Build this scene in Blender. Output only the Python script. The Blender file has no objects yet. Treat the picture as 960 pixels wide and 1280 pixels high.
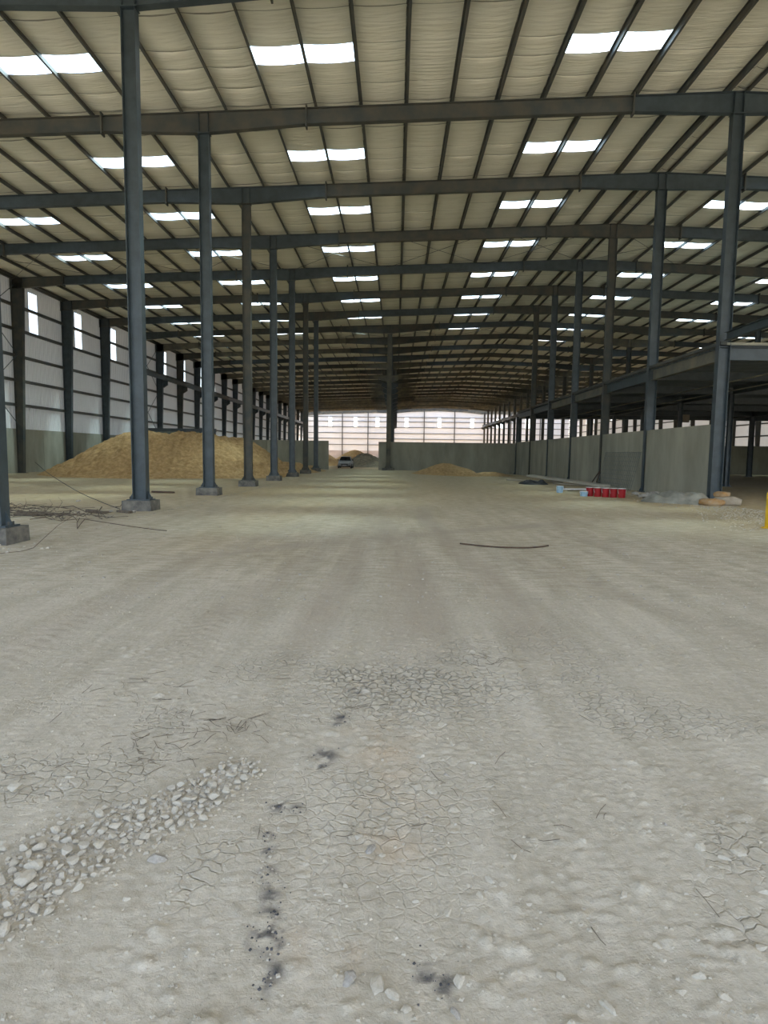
import bpy, math, random
import numpy as np
from mathutils import Vector

S = bpy.context.scene
C = S.collection
rnd = random.Random(7)

# ------------------------------------------------------------------ camera
CAM_H = 1.572
cam_d = bpy.data.cameras.new('camera')
cam = bpy.data.objects.new('camera', cam_d)
C.objects.link(cam)
cam_d.sensor_fit = 'VERTICAL'
cam_d.sensor_height = 36.0
cam_d.lens = 777.5 / 1280 * 36.0
cam_d.clip_start = 0.05
cam_d.clip_end = 600
PITCH, YAW, ROLL = 0.0939, 0.0179, 0.0123
from mathutils import Matrix
cam.matrix_world = (Matrix.Translation((0, 0, CAM_H)) @ Matrix.Rotation(YAW, 4, 'Z')
                    @ Matrix.Rotation(math.pi / 2 - PITCH, 4, 'X') @ Matrix.Rotation(ROLL, 4, 'Z'))
S.camera = cam

# ------------------------------------------------------------------ sky, sun, exposure
w = bpy.data.worlds.new('world')
S.world = w
w.use_nodes = True
nt = w.node_tree
sky = nt.nodes.new('ShaderNodeTexSky')
sky.sky_type = 'NISHITA'
sky.sun_disc = False
sky.sun_elevation = math.radians(53)
sky.sun_rotation = math.radians(55)
sky.dust_density = 4.0
sky.ozone_density = 1.0
nt.nodes['Background'].inputs[1].default_value = 1.0
hs = nt.nodes.new('ShaderNodeHueSaturation')
hs.inputs['Saturation'].default_value = 0.72
nt.links.new(sky.outputs[0], hs.inputs['Color'])
nt.links.new(hs.outputs[0], nt.nodes['Background'].inputs[0])
sun_d = bpy.data.lights.new('sun', 'SUN')
sun_d.energy = 17.0
sun_d.angle = math.radians(13)
sun_d.color = (1.0, 0.96, 0.88)
sun = bpy.data.objects.new('sun', sun_d)
C.objects.link(sun)
sun.rotation_euler = Vector((-0.62, -0.43, -1.0)).to_track_quat('-Z', 'Y').to_euler()
sun.location = (40, 60, 60)
S.view_settings.view_transform = 'Standard'
S.view_settings.look = 'None'
S.view_settings.gamma = 1.0
S.view_settings.use_curve_mapping = False
S.view_settings.exposure = -0.05
S.cycles.diffuse_bounces = 7
S.cycles.max_bounces = 14

# ------------------------------------------------------------------ layout constants
RX = 11.27                       # ridge line
def FY(k): return 16.24 + 6.0 * k    # frame k stands at this Y
K0, K1 = -4, 26
KR = 24                          # the last bays at the far end are not sheeted yet
def zr(x): return 13.73 - 0.038 * abs(x - RX)      # top of rafters
WL, WR = -24.7, 47.3
COLS_A = [-24.7, -6.7, 11.3, 29.3, 47.3]
COLS_B = [-24.7, -0.7, 23.3, 47.3]

# ------------------------------------------------------------------ numpy noise
def _hash(ix, iy, seed):
    h = (ix.astype(np.int64) * 374761393 + iy.astype(np.int64) * 668265263 + seed * 982451653) & 0x7fffffff
    h = ((h ^ (h >> 13)) * 1274126177) & 0x7fffffff
    h = h ^ (h >> 16)
    return (h & 0xffff) / 65535.0
def vnoise(x, y, seed=0):
    x = np.asarray(x, float); y = np.asarray(y, float)
    ix = np.floor(x); iy = np.floor(y); fx = x - ix; fy = y - iy
    fx = fx * fx * (3 - 2 * fx); fy = fy * fy * (3 - 2 * fy)
    a = _hash(ix, iy, seed); b = _hash(ix + 1, iy, seed); c = _hash(ix, iy + 1, seed); d = _hash(ix + 1, iy + 1, seed)
    return (a + (b - a) * fx) * (1 - fy) + (c + (d - c) * fx) * fy
def fbm(x, y, n=4, seed=0):
    s = 0; a = 0.5; t = 0
    for i in range(n):
        s = s + a * vnoise(x * 2 ** i, y * 2 ** i, seed + i * 17); t += a; a *= 0.5
    return s / t
def voronoi(x, y, seed=0):
    x = np.asarray(x, float); y = np.asarray(y, float)
    ix = np.floor(x); iy = np.floor(y)
    f1 = np.full(x.shape, 9.0); f2 = np.full(x.shape, 9.0); idv = np.zeros(x.shape)
    for dx in (-1, 0, 1):
        for dy in (-1, 0, 1):
            cx = ix + dx; cy = iy + dy
            px = cx + 0.1 + 0.8 * _hash(cx, cy, seed); py = cy + 0.1 + 0.8 * _hash(cx, cy, seed + 5)
            d = np.hypot(px - x, py - y)
            nf = d < f1
            f2 = np.where(nf, f1, np.minimum(f2, d)); idv = np.where(nf, _hash(cx, cy, seed + 9), idv); f1 = np.where(nf, d, f1)
    return f1, f2 - f1, idv
def sst(a, b, x):
    t = np.clip((np.asarray(x, float) - a) / (b - a), 0, 1)
    return t * t * (3 - 2 * t)

def ground_big(x, y):
    """the broad lie of the land"""
    z = -0.37 * sst(60, 78, y)
    z = z - 0.22 * sst(40, 56, y) * sst(1, 6, x) * (1 - sst(60, 64, y)) * (1 - sst(14, 18, x))
    return z
def gz(x, y): return float(ground_big(np.array([x]), np.array([y]))[0])

# ------------------------------------------------------------------ materials
def mat(name, col, rough=0.7, metal=0.0, var=0.0, scale=4.0, col2=None, bump=0.0, bscale=30.0, spec=0.4, stretch=None):
    m = bpy.data.materials.new(name); m.use_nodes = True
    n = m.node_tree.nodes; l = m.node_tree.links
    b = n['Principled BSDF']
    b.inputs['Roughness'].default_value = rough; b.inputs['Metallic'].default_value = metal
    b.inputs['Specular IOR Level'].default_value = spec
    b.inputs['Base Color'].default_value = (*col, 1)
    tc = n.new('ShaderNodeTexCoord'); src = tc.outputs['Object']
    if stretch:
        mp = n.new('ShaderNodeMapping'); mp.inputs['Scale'].default_value = stretch
        l.new(src, mp.inputs[0]); src = mp.outputs[0]
    if var or col2:
        oi = n.new('ShaderNodeObjectInfo')
        add = n.new('ShaderNodeVectorMath'); add.operation = 'ADD'
        l.new(src, add.inputs[0])
        mul = n.new('ShaderNodeMath'); mul.operation = 'MULTIPLY'; mul.inputs[1].default_value = 37.0
        l.new(oi.outputs['Random'], mul.inputs[0]); l.new(mul.outputs[0], add.inputs[1])
        no = n.new('ShaderNodeTexNoise'); no.inputs['Scale'].default_value = scale; no.inputs['Detail'].default_value = 5
        no.inputs['Roughness'].default_value = 0.6
        l.new(add.outputs[0], no.inputs['Vector'])
        r = n.new('ShaderNodeValToRGB')
        r.color_ramp.elements[0].position = 0.35; r.color_ramp.elements[1].position = 0.68
        c2 = col2 if col2 else tuple(min(1, c * (1 + var)) for c in col)
        c1 = col if col2 else tuple(c * (1 - var) for c in col)
        r.color_ramp.elements[0].color = (*c1, 1); r.color_ramp.elements[1].color = (*c2, 1)
        l.new(no.outputs[0], r.inputs[0]); l.new(r.outputs[0], b.inputs['Base Color'])
    if bump:
        nb = n.new('ShaderNodeTexNoise'); nb.inputs['Scale'].default_value = bscale; nb.inputs['Detail'].default_value = 6
        l.new(src, nb.inputs['Vector'])
        bp = n.new('ShaderNodeBump'); bp.inputs['Strength'].default_value = bump; bp.inputs['Distance'].default_value = 0.05
        l.new(nb.outputs[0], bp.inputs['Height']); l.new(bp.outputs[0], b.inputs['Normal'])
    return m

M = {}
M['steel'] = mat('steel_blue_paint', (0.046, 0.062, 0.069), 0.45, 0, 0.22, 3.0, spec=0.5)
M['dusty'] = mat('steel_dusty_paint', (0.052, 0.060, 0.058), 0.6, 0, scale=1.6, col2=(0.098, 0.090, 0.069), spec=0.3)
M['dusty_lit'] = mat('steel_dusty_lit', (0.095, 0.10, 0.088), 0.65, 0, scale=1.4, col2=(0.19, 0.17, 0.125), spec=0.3)  # dusty steel in a paler tone, with the light on it painted in
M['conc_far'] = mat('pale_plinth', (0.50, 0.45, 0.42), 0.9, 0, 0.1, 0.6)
M['purlin'] = mat('purlin_paint', (0.060, 0.068, 0.068), 0.5, 0, scale=1.2, col2=(0.105, 0.096, 0.074), spec=0.5)
M['conc'] = mat('concrete', (0.24, 0.237, 0.19), 0.9, 0, scale=0.9, col2=(0.36, 0.345, 0.275), bump=0.12, bscale=25, stretch=(1, 1, 0.35))
M['conc_dark'] = mat('footing_concrete', (0.085, 0.083, 0.075), 0.95, 0, scale=5, col2=(0.20, 0.185, 0.155), bump=0.5, bscale=18)
M['insul'] = mat('roof_insulation', (0.74, 0.71, 0.585), 0.75, 0, scale=0.55, col2=(0.82, 0.79, 0.675), bump=0.7, bscale=2.0, stretch=(0.5, 5.0, 1))
M['seam_shade'] = mat('insulation_seam_shade', (0.30, 0.285, 0.225), 0.8, 0, 0.25, 1.5)  # shadow line along the insulation seams, painted as a darker strip
M['deck'] = mat('metal_deck', (0.10, 0.12, 0.125), 0.6, 0, 0.2, 2.0)
M['sand'] = mat('yellow_sand', (0.35, 0.215, 0.085), 0.95, 0, scale=4.5, col2=(0.58, 0.385, 0.175), bump=1.0, bscale=16)
M['sand_o'] = mat('orange_sand', (0.55, 0.30, 0.12), 0.95, 0, scale=3.2, col2=(0.66, 0.42, 0.2), bump=0.8, bscale=6)
M['spoil'] = mat('grey_spoil', (0.20, 0.17, 0.12), 0.95, 0, scale=2.5, col2=(0.36, 0.30, 0.2), bump=1.0, bscale=5)
M['stone'] = mat('limestone', (0.43, 0.395, 0.32), 0.9, 0, scale=9, col2=(0.50, 0.465, 0.39), bump=0.25, bscale=60)
M['chips'] = mat('limestone_chips', (0.40, 0.365, 0.295), 0.95, 0, scale=3, col2=(0.47, 0.435, 0.36), spec=0.2)
M['stone_grey'] = mat('grey_stone', (0.29, 0.27, 0.235), 0.9, 0, scale=9, col2=(0.39, 0.365, 0.32), bump=0.25, bscale=60)
M['char'] = mat('charcoal', (0.03, 0.032, 0.036), 0.8, 0, scale=30, col2=(0.10, 0.10, 0.11))
M['wood'] = mat('weathered_wood', (0.24, 0.21, 0.16), 0.85, 0, scale=5, col2=(0.38, 0.34, 0.27), stretch=(1, 8, 8))
M['bark'] = mat('dry_branch', (0.07, 0.055, 0.04), 0.9, 0, scale=12, col2=(0.15, 0.12, 0.085))
M['rebar'] = mat('rusty_bar', (0.06, 0.045, 0.035), 0.7, 0.3, scale=20, col2=(0.13, 0.075, 0.045))
M['red'] = mat('red_plastic', (0.30, 0.010, 0.014), 0.35, 0, 0.12, 5)
M['white'] = mat('white_plastic', (0.72, 0.72, 0.70), 0.5)
M['blue'] = mat('pale_blue_plastic', (0.30, 0.45, 0.55), 0.5, 0, 0.15, 6)
M['tarp'] = mat('grey_tarp', (0.20, 0.195, 0.165), 0.8, 0, scale=2.5, col2=(0.34, 0.33, 0.275), bump=0.3, bscale=14)
M['bag'] = mat('orange_bag', (0.36, 0.19, 0.06), 0.85, 0, scale=5, col2=(0.40, 0.31, 0.2))
M['bag_pale'] = mat('pale_bag', (0.31, 0.26, 0.19), 0.85, 0, scale=5, col2=(0.42, 0.36, 0.28))
M['yellow'] = mat('yellow_paint', (0.62, 0.40, 0.02), 0.5, 0, 0.15, 4)
M['car'] = mat('silver_car_paint', (0.30, 0.31, 0.31), 0.35, 0.3, 0.05, 2)
M['tyre'] = mat('black_rubber', (0.02, 0.02, 0.02), 0.8)
M['carglass'] = mat('dark_car_glass', (0.02, 0.025, 0.03), 0.08, 0, spec=0.8)
M['lamp'] = mat('headlamp_lens', (0.7, 0.72, 0.75), 0.15, 0, spec=0.8)
M['black'] = mat('black_sheeting', (0.02, 0.02, 0.02), 0.6)
M['enc'] = mat('grey_green_panel', (0.16, 0.19, 0.16), 0.8, 0, 0.15, 2)
M['wire'] = mat('galvanised_wire', (0.16, 0.17, 0.16), 0.5, 0.4, 0.2, 6)
M['chrome'] = mat('alloy_rim', (0.5, 0.5, 0.5), 0.3, 0.8)

def translucent(name, tcol, dcol, f_transparent, f_translucent):
    m = bpy.data.materials.new(name); m.use_nodes = True
    n = m.node_tree.nodes; l = m.node_tree.links
    n.remove(n['Principled BSDF']); o = n['Material Output']
    tr = n.new('ShaderNodeBsdfTransparent'); tr.inputs[0].default_value = (*tcol, 1)
    tl = n.new('ShaderNodeBsdfTranslucent'); tl.inputs[0].default_value = (*dcol, 1)
    df = n.new('ShaderNodeBsdfDiffuse'); df.inputs[0].default_value = (*dcol, 1)
    m1 = n.new('ShaderNodeMixShader'); m1.inputs[0].default_value = f_translucent
    l.new(df.outputs[0], m1.inputs[1]); l.new(tl.outputs[0], m1.inputs[2])
    m2 = n.new('ShaderNodeMixShader'); m2.inputs[0].default_value = f_transparent
    l.new(m1.outputs[0], m2.inputs[1]); l.new(tr.outputs[0], m2.inputs[2])
    l.new(m2.outputs[0], o.inputs[0])
    return m
M['clad'] = translucent('wall_cladding_sheet', (1, 1, 1), (0.66, 0.67, 0.675), 0.0, 0.055)  # translucency added to brighten the walls; thin metal sheet passes no light
M['skylight'] = translucent('skylight_sheet', (0.62, 0.86, 0.95), (0.72, 0.90, 0.97), 0.62, 0.8)
M['daystrip'] = translucent('wall_daylight_sheet', (0.85, 0.95, 1.0), (0.8, 0.9, 0.97), 0.6, 0.8)

# ground material
def ground_mat():
    m = bpy.data.materials.new('compacted_limestone_ground'); m.use_nodes = True
    n = m.node_tree.nodes; l = m.node_tree.links
    b = n['Principled BSDF']; b.inputs['Roughness'].default_value = 0.95; b.inputs['Specular IOR Level'].default_value = 0.15
    tc = n.new('ShaderNodeTexCoord')
    def noise(scale, detail=6, stretch=None):
        src = tc.outputs['Object']
        if stretch:
            mp = n.new('ShaderNodeMapping'); mp.inputs['Scale'].default_value = stretch[:3]; mp.inputs['Rotation'].default_value = (0, 0, stretch[3])
            l.new(src, mp.inputs[0]); src = mp.outputs[0]
        t = n.new('ShaderNodeTexNoise'); t.inputs['Scale'].default_value = scale; t.inputs['Detail'].default_value = detail
        t.inputs['Roughness'].default_value = 0.62
        l.new(src, t.inputs['Vector']); return t.outputs[0]
    def ramp(src, a, ca, bb, cb):
        r = n.new('ShaderNodeValToRGB'); e = r.color_ramp.elements
        e[0].position = a; e[0].color = (*ca, 1); e[1].position = bb; e[1].color = (*cb, 1)
        l.new(src, r.inputs[0]); return r.outputs[0]
    def mix(f, a, bb, typ='MIX'):
        x = n.new('ShaderNodeMixRGB'); x.blend_type = typ
        for i, v in ((0, f), (1, a), (2, bb)):
            if isinstance(v, (int, float)): x.inputs[i].default_value = v
            elif isinstance(v, tuple): x.inputs[i].default_value = (*v, 1)
            else: l.new(v, x.inputs[i])
        return x.outputs[0]
    def attr(nm):
        a = n.new('ShaderNodeAttribute'); a.attribute_name = nm; return a.outputs['Fac']
    base = ramp(noise(0.35), 0.32, (0.465, 0.43, 0.357), 0.7, (0.555, 0.52, 0.447))
    fine = ramp(noise(26, 8), 0.30, (0.84, 0.83, 0.80), 0.66, (1.06, 1.06, 1.05))
    base = mix(1.0, base, fine, 'MULTIPLY')
    streak = ramp(noise(3.0, 5, (1.0, 0.10, 1, 0.10)), 0.36, (0.86, 0.85, 0.82), 0.62, (1.03, 1.03, 1.03))
    base = mix(1.0, base, streak, 'MULTIPLY')
    grain = ramp(noise(7, 8, (0.45, 1.3, 1, 0.05)), 0.34, (0.72, 0.70, 0.64), 0.62, (1.08, 1.07, 1.05))
    base = mix(attr('warm'), base, (0.50, 0.405, 0.255))
    gw = n.new('ShaderNodeMath'); gw.operation = 'MULTIPLY'; gw.inputs[1].default_value = 0.9; l.new(attr('mid'), gw.inputs[0])
    base = mix(gw.outputs[0], base, mix(1.0, base, grain, 'MULTIPLY'))
    base = mix(attr('rut'), base, (0.36, 0.315, 0.25))
    base = mix(attr('rust'), base, (0.54, 0.38, 0.235))
    base = mix(attr('coal'), base, (0.06, 0.06, 0.065))
    l.new(base, b.inputs['Base Color'])
    h1 = noise(110, 8); h2 = noise(14, 8)
    h3 = noise(22, 4, (0.5, 1.4, 1, 0.3))
    a1 = n.new('ShaderNodeMath'); a1.operation = 'MULTIPLY_ADD'; a1.inputs[1].default_value = 0.6; l.new(h1, a1.inputs[0]); l.new(h2, a1.inputs[2])
    a2 = n.new('ShaderNodeMath'); a2.operation = 'MULTIPLY_ADD'; a2.inputs[1].default_value = 0.5; l.new(h3, a2.inputs[0]); l.new(a1.outputs[0], a2.inputs[2])
    vo = n.new('ShaderNodeTexVoronoi'); vo.inputs['Scale'].default_value = 38; l.new(tc.outputs['Object'], vo.inputs['Vector'])
    vm = n.new('ShaderNodeMapRange'); vm.inputs[1].default_value = 0.0; vm.inputs[2].default_value = 0.45; vm.inputs[3].default_value = 1.0; vm.inputs[4].default_value = 0.0
    l.new(vo.outputs['Distance'], vm.inputs[0])
    vk = n.new('ShaderNodeMath'); vk.operation = 'MULTIPLY'; l.new(vm.outputs[0], vk.inputs[0]); l.new(ramp(noise(5, 4), .45, (0, 0, 0), .62, (.5, .5, .5)), vk.inputs[1])
    a3 = n.new('ShaderNodeMath'); a3.operation = 'ADD'; l.new(a2.outputs[0], a3.inputs[0]); l.new(vk.outputs[0], a3.inputs[1]); a2 = a3
    bp = n.new('ShaderNodeBump'); bp.inputs['Strength'].default_value = 0.45; bp.inputs['Distance'].default_value = 0.02
    l.new(a2.outputs[0], bp.inputs['Height'])
    ve = n.new('ShaderNodeTexVoronoi'); ve.feature = 'DISTANCE_TO_EDGE'; ve.inputs['Scale'].default_value = 15
    wv = n.new('ShaderNodeVectorMath'); wv.operation = 'MULTIPLY_ADD'
    nz = n.new('ShaderNodeTexNoise'); nz.inputs['Scale'].default_value = 18; l.new(tc.outputs['Object'], nz.inputs['Vector'])
    wv.inputs[1].default_value = (.05, .05, .05); l.new(nz.outputs['Color'], wv.inputs[0]); l.new(tc.outputs['Object'], wv.inputs[2])
    l.new(wv.outputs[0], ve.inputs['Vector'])
    cr = n.new('ShaderNodeMapRange'); cr.inputs[1].default_value = 0.0; cr.inputs[2].default_value = 0.09; cr.inputs[3].default_value = -1.0; cr.inputs[4].default_value = 0.0
    l.new(ve.outputs['Distance'], cr.inputs[0])
    ck = n.new('ShaderNodeMath'); ck.operation = 'MULTIPLY'; l.new(cr.outputs[0], ck.inputs[0]); l.new(attr('crack'), ck.inputs[1])
    b2 = n.new('ShaderNodeBump'); b2.inputs['Strength'].default_value = 1.0; b2.inputs['Distance'].default_value = 0.012
    l.new(ck.outputs[0], b2.inputs['Height']); l.new(bp.outputs[0], b2.inputs['Normal'])
    l.new(b2.outputs[0], b.inputs['Normal'])
    return m
M['ground'] = ground_mat()

# ------------------------------------------------------------------ mesh builder
class MB:
    def __init__(s): s.v = []; s.f = []
    def add(s, vs, fs):
        o = len(s.v); s.v.extend([tuple(map(float, p)) for p in vs]); s.f.extend([tuple(i + o for i in f) for f in fs]); return s
    def hexa(s, p):   # 4 bottom ccw + 4 top ccw
        return s.add(p, [(3, 2, 1, 0), (4, 5, 6, 7), (0, 1, 5, 4), (1, 2, 6, 5), (2, 3, 7, 6), (3, 0, 4, 7)])
    def box(s, x0, x1, y0, y1, z0, z1):
        return s.hexa([(x0, y0, z0), (x1, y0, z0), (x1, y1, z0), (x0, y1, z0), (x0, y0, z1), (x1, y0, z1), (x1, y1, z1), (x0, y1, z1)])
    def prism(s, poly, axis, a, b):
        """extrude a 2-D polygon along an axis ('x': poly is (y,z), 'y': (x,z), 'z': (x,y))"""
        def P(q, t):
            return (t, q[0], q[1]) if axis == 'x' else ((q[0], t, q[1]) if axis == 'y' else (q[0], q[1], t))
        n = len(poly); vs = [P(q, a) for q in poly] + [P(q, b) for q in poly]
        fs = [(i, (i + 1) % n, n + (i + 1) % n, n + i) for i in range(n)] + [tuple(reversed(range(n))), tuple(range(n, 2 * n))]
        return s.add(vs, fs)
    def tube(s, pts, r, n=6, closed_ends=True):
        pts = [Vector(p) for p in pts]; rr = r if isinstance(r, (list, tuple)) else [r] * len(pts)
        o = len(s.v); vs = []
        for i, p in enumerate(pts):
            t = (pts[min(i + 1, len(pts) - 1)] - pts[max(i - 1, 0)]).normalized()
            a = t.cross(Vector((0, 0, 1)))
            if a.length < 1e-3: a = Vector((1, 0, 0))
            a.normalize(); b = t.cross(a)
            for k in range(n):
                an = 2 * math.pi * k / n; vs.append(p + (a * math.cos(an) + b * math.sin(an)) * rr[i])
        fs = []
        for i in range(len(pts) - 1):
            for k in range(n):
                fs.append((i * n + k, i * n + (k + 1) % n, (i + 1) * n + (k + 1) % n, (i + 1) * n + k))
        if closed_ends:
            fs.append(tuple(reversed(range(n)))); fs.append(tuple(range((len(pts) - 1) * n, len(pts) * n)))
        return s.add(vs, fs)
    def lathe(s, prof, n=20, cx=0, cy=0):
        vs = []; m = len(prof)
        for k in range(n):
            a = 2 * math.pi * k / n
            for r, z in prof: vs.append((cx + r * math.cos(a), cy + r * math.sin(a), z))
        fs = []
        for k in range(n):
            for j in range(m - 1):
                fs.append((k * m + j, ((k + 1) % n) * m + j, ((k + 1) % n) * m + j + 1, k * m + j + 1))
        return s.add(vs, fs)
    def ibeam(s, st, axis, fw, tf=0.016, tw=0.012):
        """I-section along axis through stations (pos, other, ztop, depth)"""
        for (a, oa, za, da), (b, ob, zb, db) in zip(st[:-1], st[1:]):
            def seg(w0, w1, f):   # f -> (zlow, zhigh) from (ztop, depth)
                la, ha = f(za, da); lb, hb = f(zb, db)
                P = (lambda t, o, z: (t, o, z)) if axis == 'x' else (lambda t, o, z: (o, t, z))
                s.hexa([P(a, oa + w0, la), P(b, ob + w0, lb), P(b, ob + w1, lb), P(a, oa + w1, la),
                        P(a, oa + w0, ha), P(b, ob + w0, hb), P(b, ob + w1, hb), P(a, oa + w1, ha)])
            seg(-fw / 2, fw / 2, lambda z, d: (z - tf, z))
            seg(-fw / 2, fw / 2, lambda z, d: (z - d, z - d + tf))
            seg(-tw / 2, tw / 2, lambda z, d: (z - d + tf, z - tf))
        return s
    def mesh(s, name, m=None, smooth=False):
        me = bpy.data.meshes.new(name); me.from_pydata(s.v, [], s.f)
        if m: me.materials.append(M[m])
        if smooth: me.polygons.foreach_set('use_smooth', [True] * len(me.polygons))
        me.update(); return me
    def build(s, name, m, parent=None, loc=None, smooth=False):
        return inst(name, s.mesh(name, m, smooth), parent, loc)
def inst(name, me, parent=None, loc=None, rot=None, scale=None):
    o = bpy.data.objects.new(name, me); C.objects.link(o)
    if parent: o.parent = parent
    if loc: o.location = loc
    if rot: o.rotation_euler = rot
    if scale: o.scale = scale
    return o
def tag(o, label, cat, group=None, kind=None):
    o['label'] = label; o['category'] = cat
    if group: o['group'] = group
    if kind: o['kind'] = kind
    return o
def thing(name, label, cat, loc=(0, 0, 0), group=None, kind=None, rz=0):
    o = bpy.data.objects.new(name, None); C.objects.link(o); o.location = loc; o.rotation_euler = (0, 0, rz)
    o.empty_display_size = 0.2
    return tag(o, label, cat, group, kind)
ORD = ['first', 'second', 'third', 'fourth', 'fifth', 'sixth', 'seventh', 'eighth', 'ninth', 'tenth', 'eleventh', 'twelfth', 'thirteenth',
       'fourteenth', 'fifteenth', 'sixteenth', 'seventeenth', 'eighteenth', 'nineteenth', 'twentieth', 'twenty-first', 'twenty-second',
       'twenty-third', 'twenty-fourth', 'twenty-fifth', 'twenty-sixth', 'twenty-seventh', 'twenty-eighth', 'twenty-ninth', 'thirtieth']

# ------------------------------------------------------------------ floor
# stains: (x, y, radius) on the ground
COAL = [(-.22, 3.98, .10), (-.30, 3.55, .09), (-.31, 3.45, .06), (-.34, 3.08, .12), (-.36, 2.98, .07), (-.50, 2.63, .07), (-.42, 2.6, .05), (-.50, 2.42, .05),
        (-.48, 2.30, .05), (-.46, 2.18, .06), (-.43, 2.14, .05), (-.42, 2.06, .07), (-.41, 1.98, .06), (-.39, 1.90, .09), (-.43, 1.87, .06),
        (-.37, 1.84, .07), (-.34, 1.75, .05), (-.36, 1.70, .05), (.12, 1.74, .07), (.16, 1.72, .08), (.10, 1.80, .04)]
RUST = [(-.02, 3.2, .22), (.02, 2.8, .18), (-.22, 1.95, .12), (-.18, 1.86, .12), (.0, 2.35, .12)]
def make_floor():
    xs = list(np.arange(-2.2, 2.2001, 0.0125))
    d = 0.0125; x = 2.2
    pos = []
    while x < 95:
        d = min(d * 1.05, 3.0); x += d; pos.append(x)
    neg = [-p for p in pos if p < 62]
    xs = np.array(sorted(neg) + xs + pos)
    ys = list(np.arange(1.3, 4.6, 0.0125)); y = ys[-1]; d = 0.0125
    while y < 225:
        d = min(d * 1.022, 1.5); y += d; ys.append(y)
    ys = np.array([-45, -35, -25, -15, -10, -6, -4, -2.5, -1.5, -0.7, -0.1, 0.3, 0.6, 0.8, 0.95, 1.08, 1.16, 1.22, 1.26] + ys)
    X, Y = np.meshgrid(xs, ys); X = X.ravel(); Y = Y.ravel()
    Z = ground_big(X, Y)
    near = 1 - sst(8, 22, Y)
    Z += 0.05 * (fbm(X * 0.25, Y * 0.25, 3, 3) - .5) * (1 - sst(50, 60, Y))
    Z += 0.022 * (fbm(X * 1.6, Y * 1.6, 4, 11) - .5) * near
    # lumps pressed into the surface, drawn out sideways
    Z += 0.006 * (fbm(X * 5, Y * 7, 3, 21) - .5) * near
    nn = 1 - sst(4.5, 8, Y)
    for sc, sd, thr, amp in ((9, 101, .90, .011), (15, 103, .80, .008), (24, 105, .72, .005)):
        q1, qe, qi = voronoi(X * sc, Y * sc * 1.15, sd)
        dome = np.clip(1 - (q1 / .42) ** 2, 0, 1) ** .6 * sst(0, .12, qe)
        Z += amp * dome * (qi > thr) * (0.4 + 1.2 * (qi - thr) / (1 - thr)) * nn * (.25 + .75 * sst(.35, .6, fbm(X * .8 + 9, Y * .8, 3, 111)))
    f1, e, idv = voronoi(X * 13 + fbm(X * 7, Y * 7, 2, 5), Y * 16, 31)
    lump = sst(0.0, 0.28, e) * (0.3 + idv)
    rough_zone = near * sst(0.40, 0.62, fbm(X * 0.9 + 4, Y * 0.9, 3, 41) + 0.16 * (1 - sst(3.2, 5, Y)))
    Z += 0.0035 * lump * rough_zone
    # cracked crust in the middle
    cz = np.exp(-(((X - .15) / .75) ** 2 + ((Y - 4.1) / .55) ** 2)) + 0.45 * np.exp(-(((X + .05) / .5) ** 2 + ((Y - 2.7) / .7) ** 2))
    f1b, eb, idb = voronoi(X * 17, Y * 15, 77)
    Z += -0.012 * (1 - sst(0.0, 0.10, eb)) * np.clip(cz, 0, 1) * sst(.35, .5, fbm(X * 3, Y * 3, 2, 9) + .1)
    # gravel bed hollow
    # tyre tracks: lines through (x0,y0) with a direction
    rut = np.zeros_like(X)
    for (x0, y0, x1, y1, wd, tread) in [(-2.9, 4.2, -2.2, 14.0, .22, 1), (-1.45, 5.0, -1.0, 14.5, .2, 1), (.15, 4.6, -.35, 16.0, .34, 0), (1.0, 4.9, 1.0, 18, .24, 0),
                                 (2.6, 3.0, 6.5, 9.0, .25, 1), (3.2, 5.2, 2.2, 9.4, .2, 1), (-.6, 4.9, -.9, 12.0, .22, 0), (-3.4, 9.0, 4.8, 15.0, .3, 0), (4.5, 4.2, 3.2, 14, .25, 1)]:
        dx, dy = x1 - x0, y1 - y0; L = math.hypot(dx, dy); dx /= L; dy /= L
        t = (X - x0) * dx + (Y - y0) * dy; off = (X - x0) * -dy + (Y - y0) * dx + 0.25 * np.sin(t * .35 + x0)
        m = np.exp(-(off / wd) ** 4) * sst(-1.0, 1.2, t) * (1 - sst(L - 2, L + 1, t))
        Z += -0.014 * m * near
        if tread: Z += 0.010 * m * near * (np.sin((t + abs(off) * .7) * 42) * .5 + .5) * (1 - sst(5, 9, Y))
        rut = np.maximum(rut, m * (0.55 if not tread else 0.3) * (0.5 + fbm(X * 2, Y * .7, 3, 51)))
    # small windrow kicked up along the tracks
    coal = np.zeros_like(X); rust = np.zeros_like(X)
    sp = fbm(X * 26, Y * 26, 3, 61); sp2 = fbm(X * 5, Y * 5, 3, 66)
    for (a, b, r) in COAL:
        coal = np.maximum(coal, np.exp(-(((X - a) ** 2 + ((Y - b) * .8) ** 2) / (r * .55) ** 2)) * .9 * sst(.38, .62, sp))
    for (a, b, r) in RUST:
        rust = np.maximum(rust, .32 * np.exp(-(((X - a) ** 2 + (Y - b) ** 2) / r ** 2)) * sst(.35, .65, sp2))
    rust = np.maximum(rust, .8 * sst(60, 66, Y))
    warm = 0.8 * sst(8, 28, Y + 6 * (fbm(X * .3, Y * .15, 3, 71) - .5) + 0.25 * np.abs(X - 1)) + .25 * sst(.5, .7, fbm(X * .35, Y * .12, 3, 73)) * sst(6, 12, Y)
    nx, ny = len(xs), len(ys)
    me = bpy.data.meshes.new('floor')
    V = np.stack([X, Y, Z], 1)
    idx = np.arange(nx * ny).reshape(ny, nx)
    F = np.stack([idx[:-1, :-1], idx[:-1, 1:], idx[1:, 1:], idx[1:, :-1]], -1).reshape(-1, 4)
    me.vertices.add(len(V)); me.vertices.foreach_set('co', V.ravel())
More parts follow.
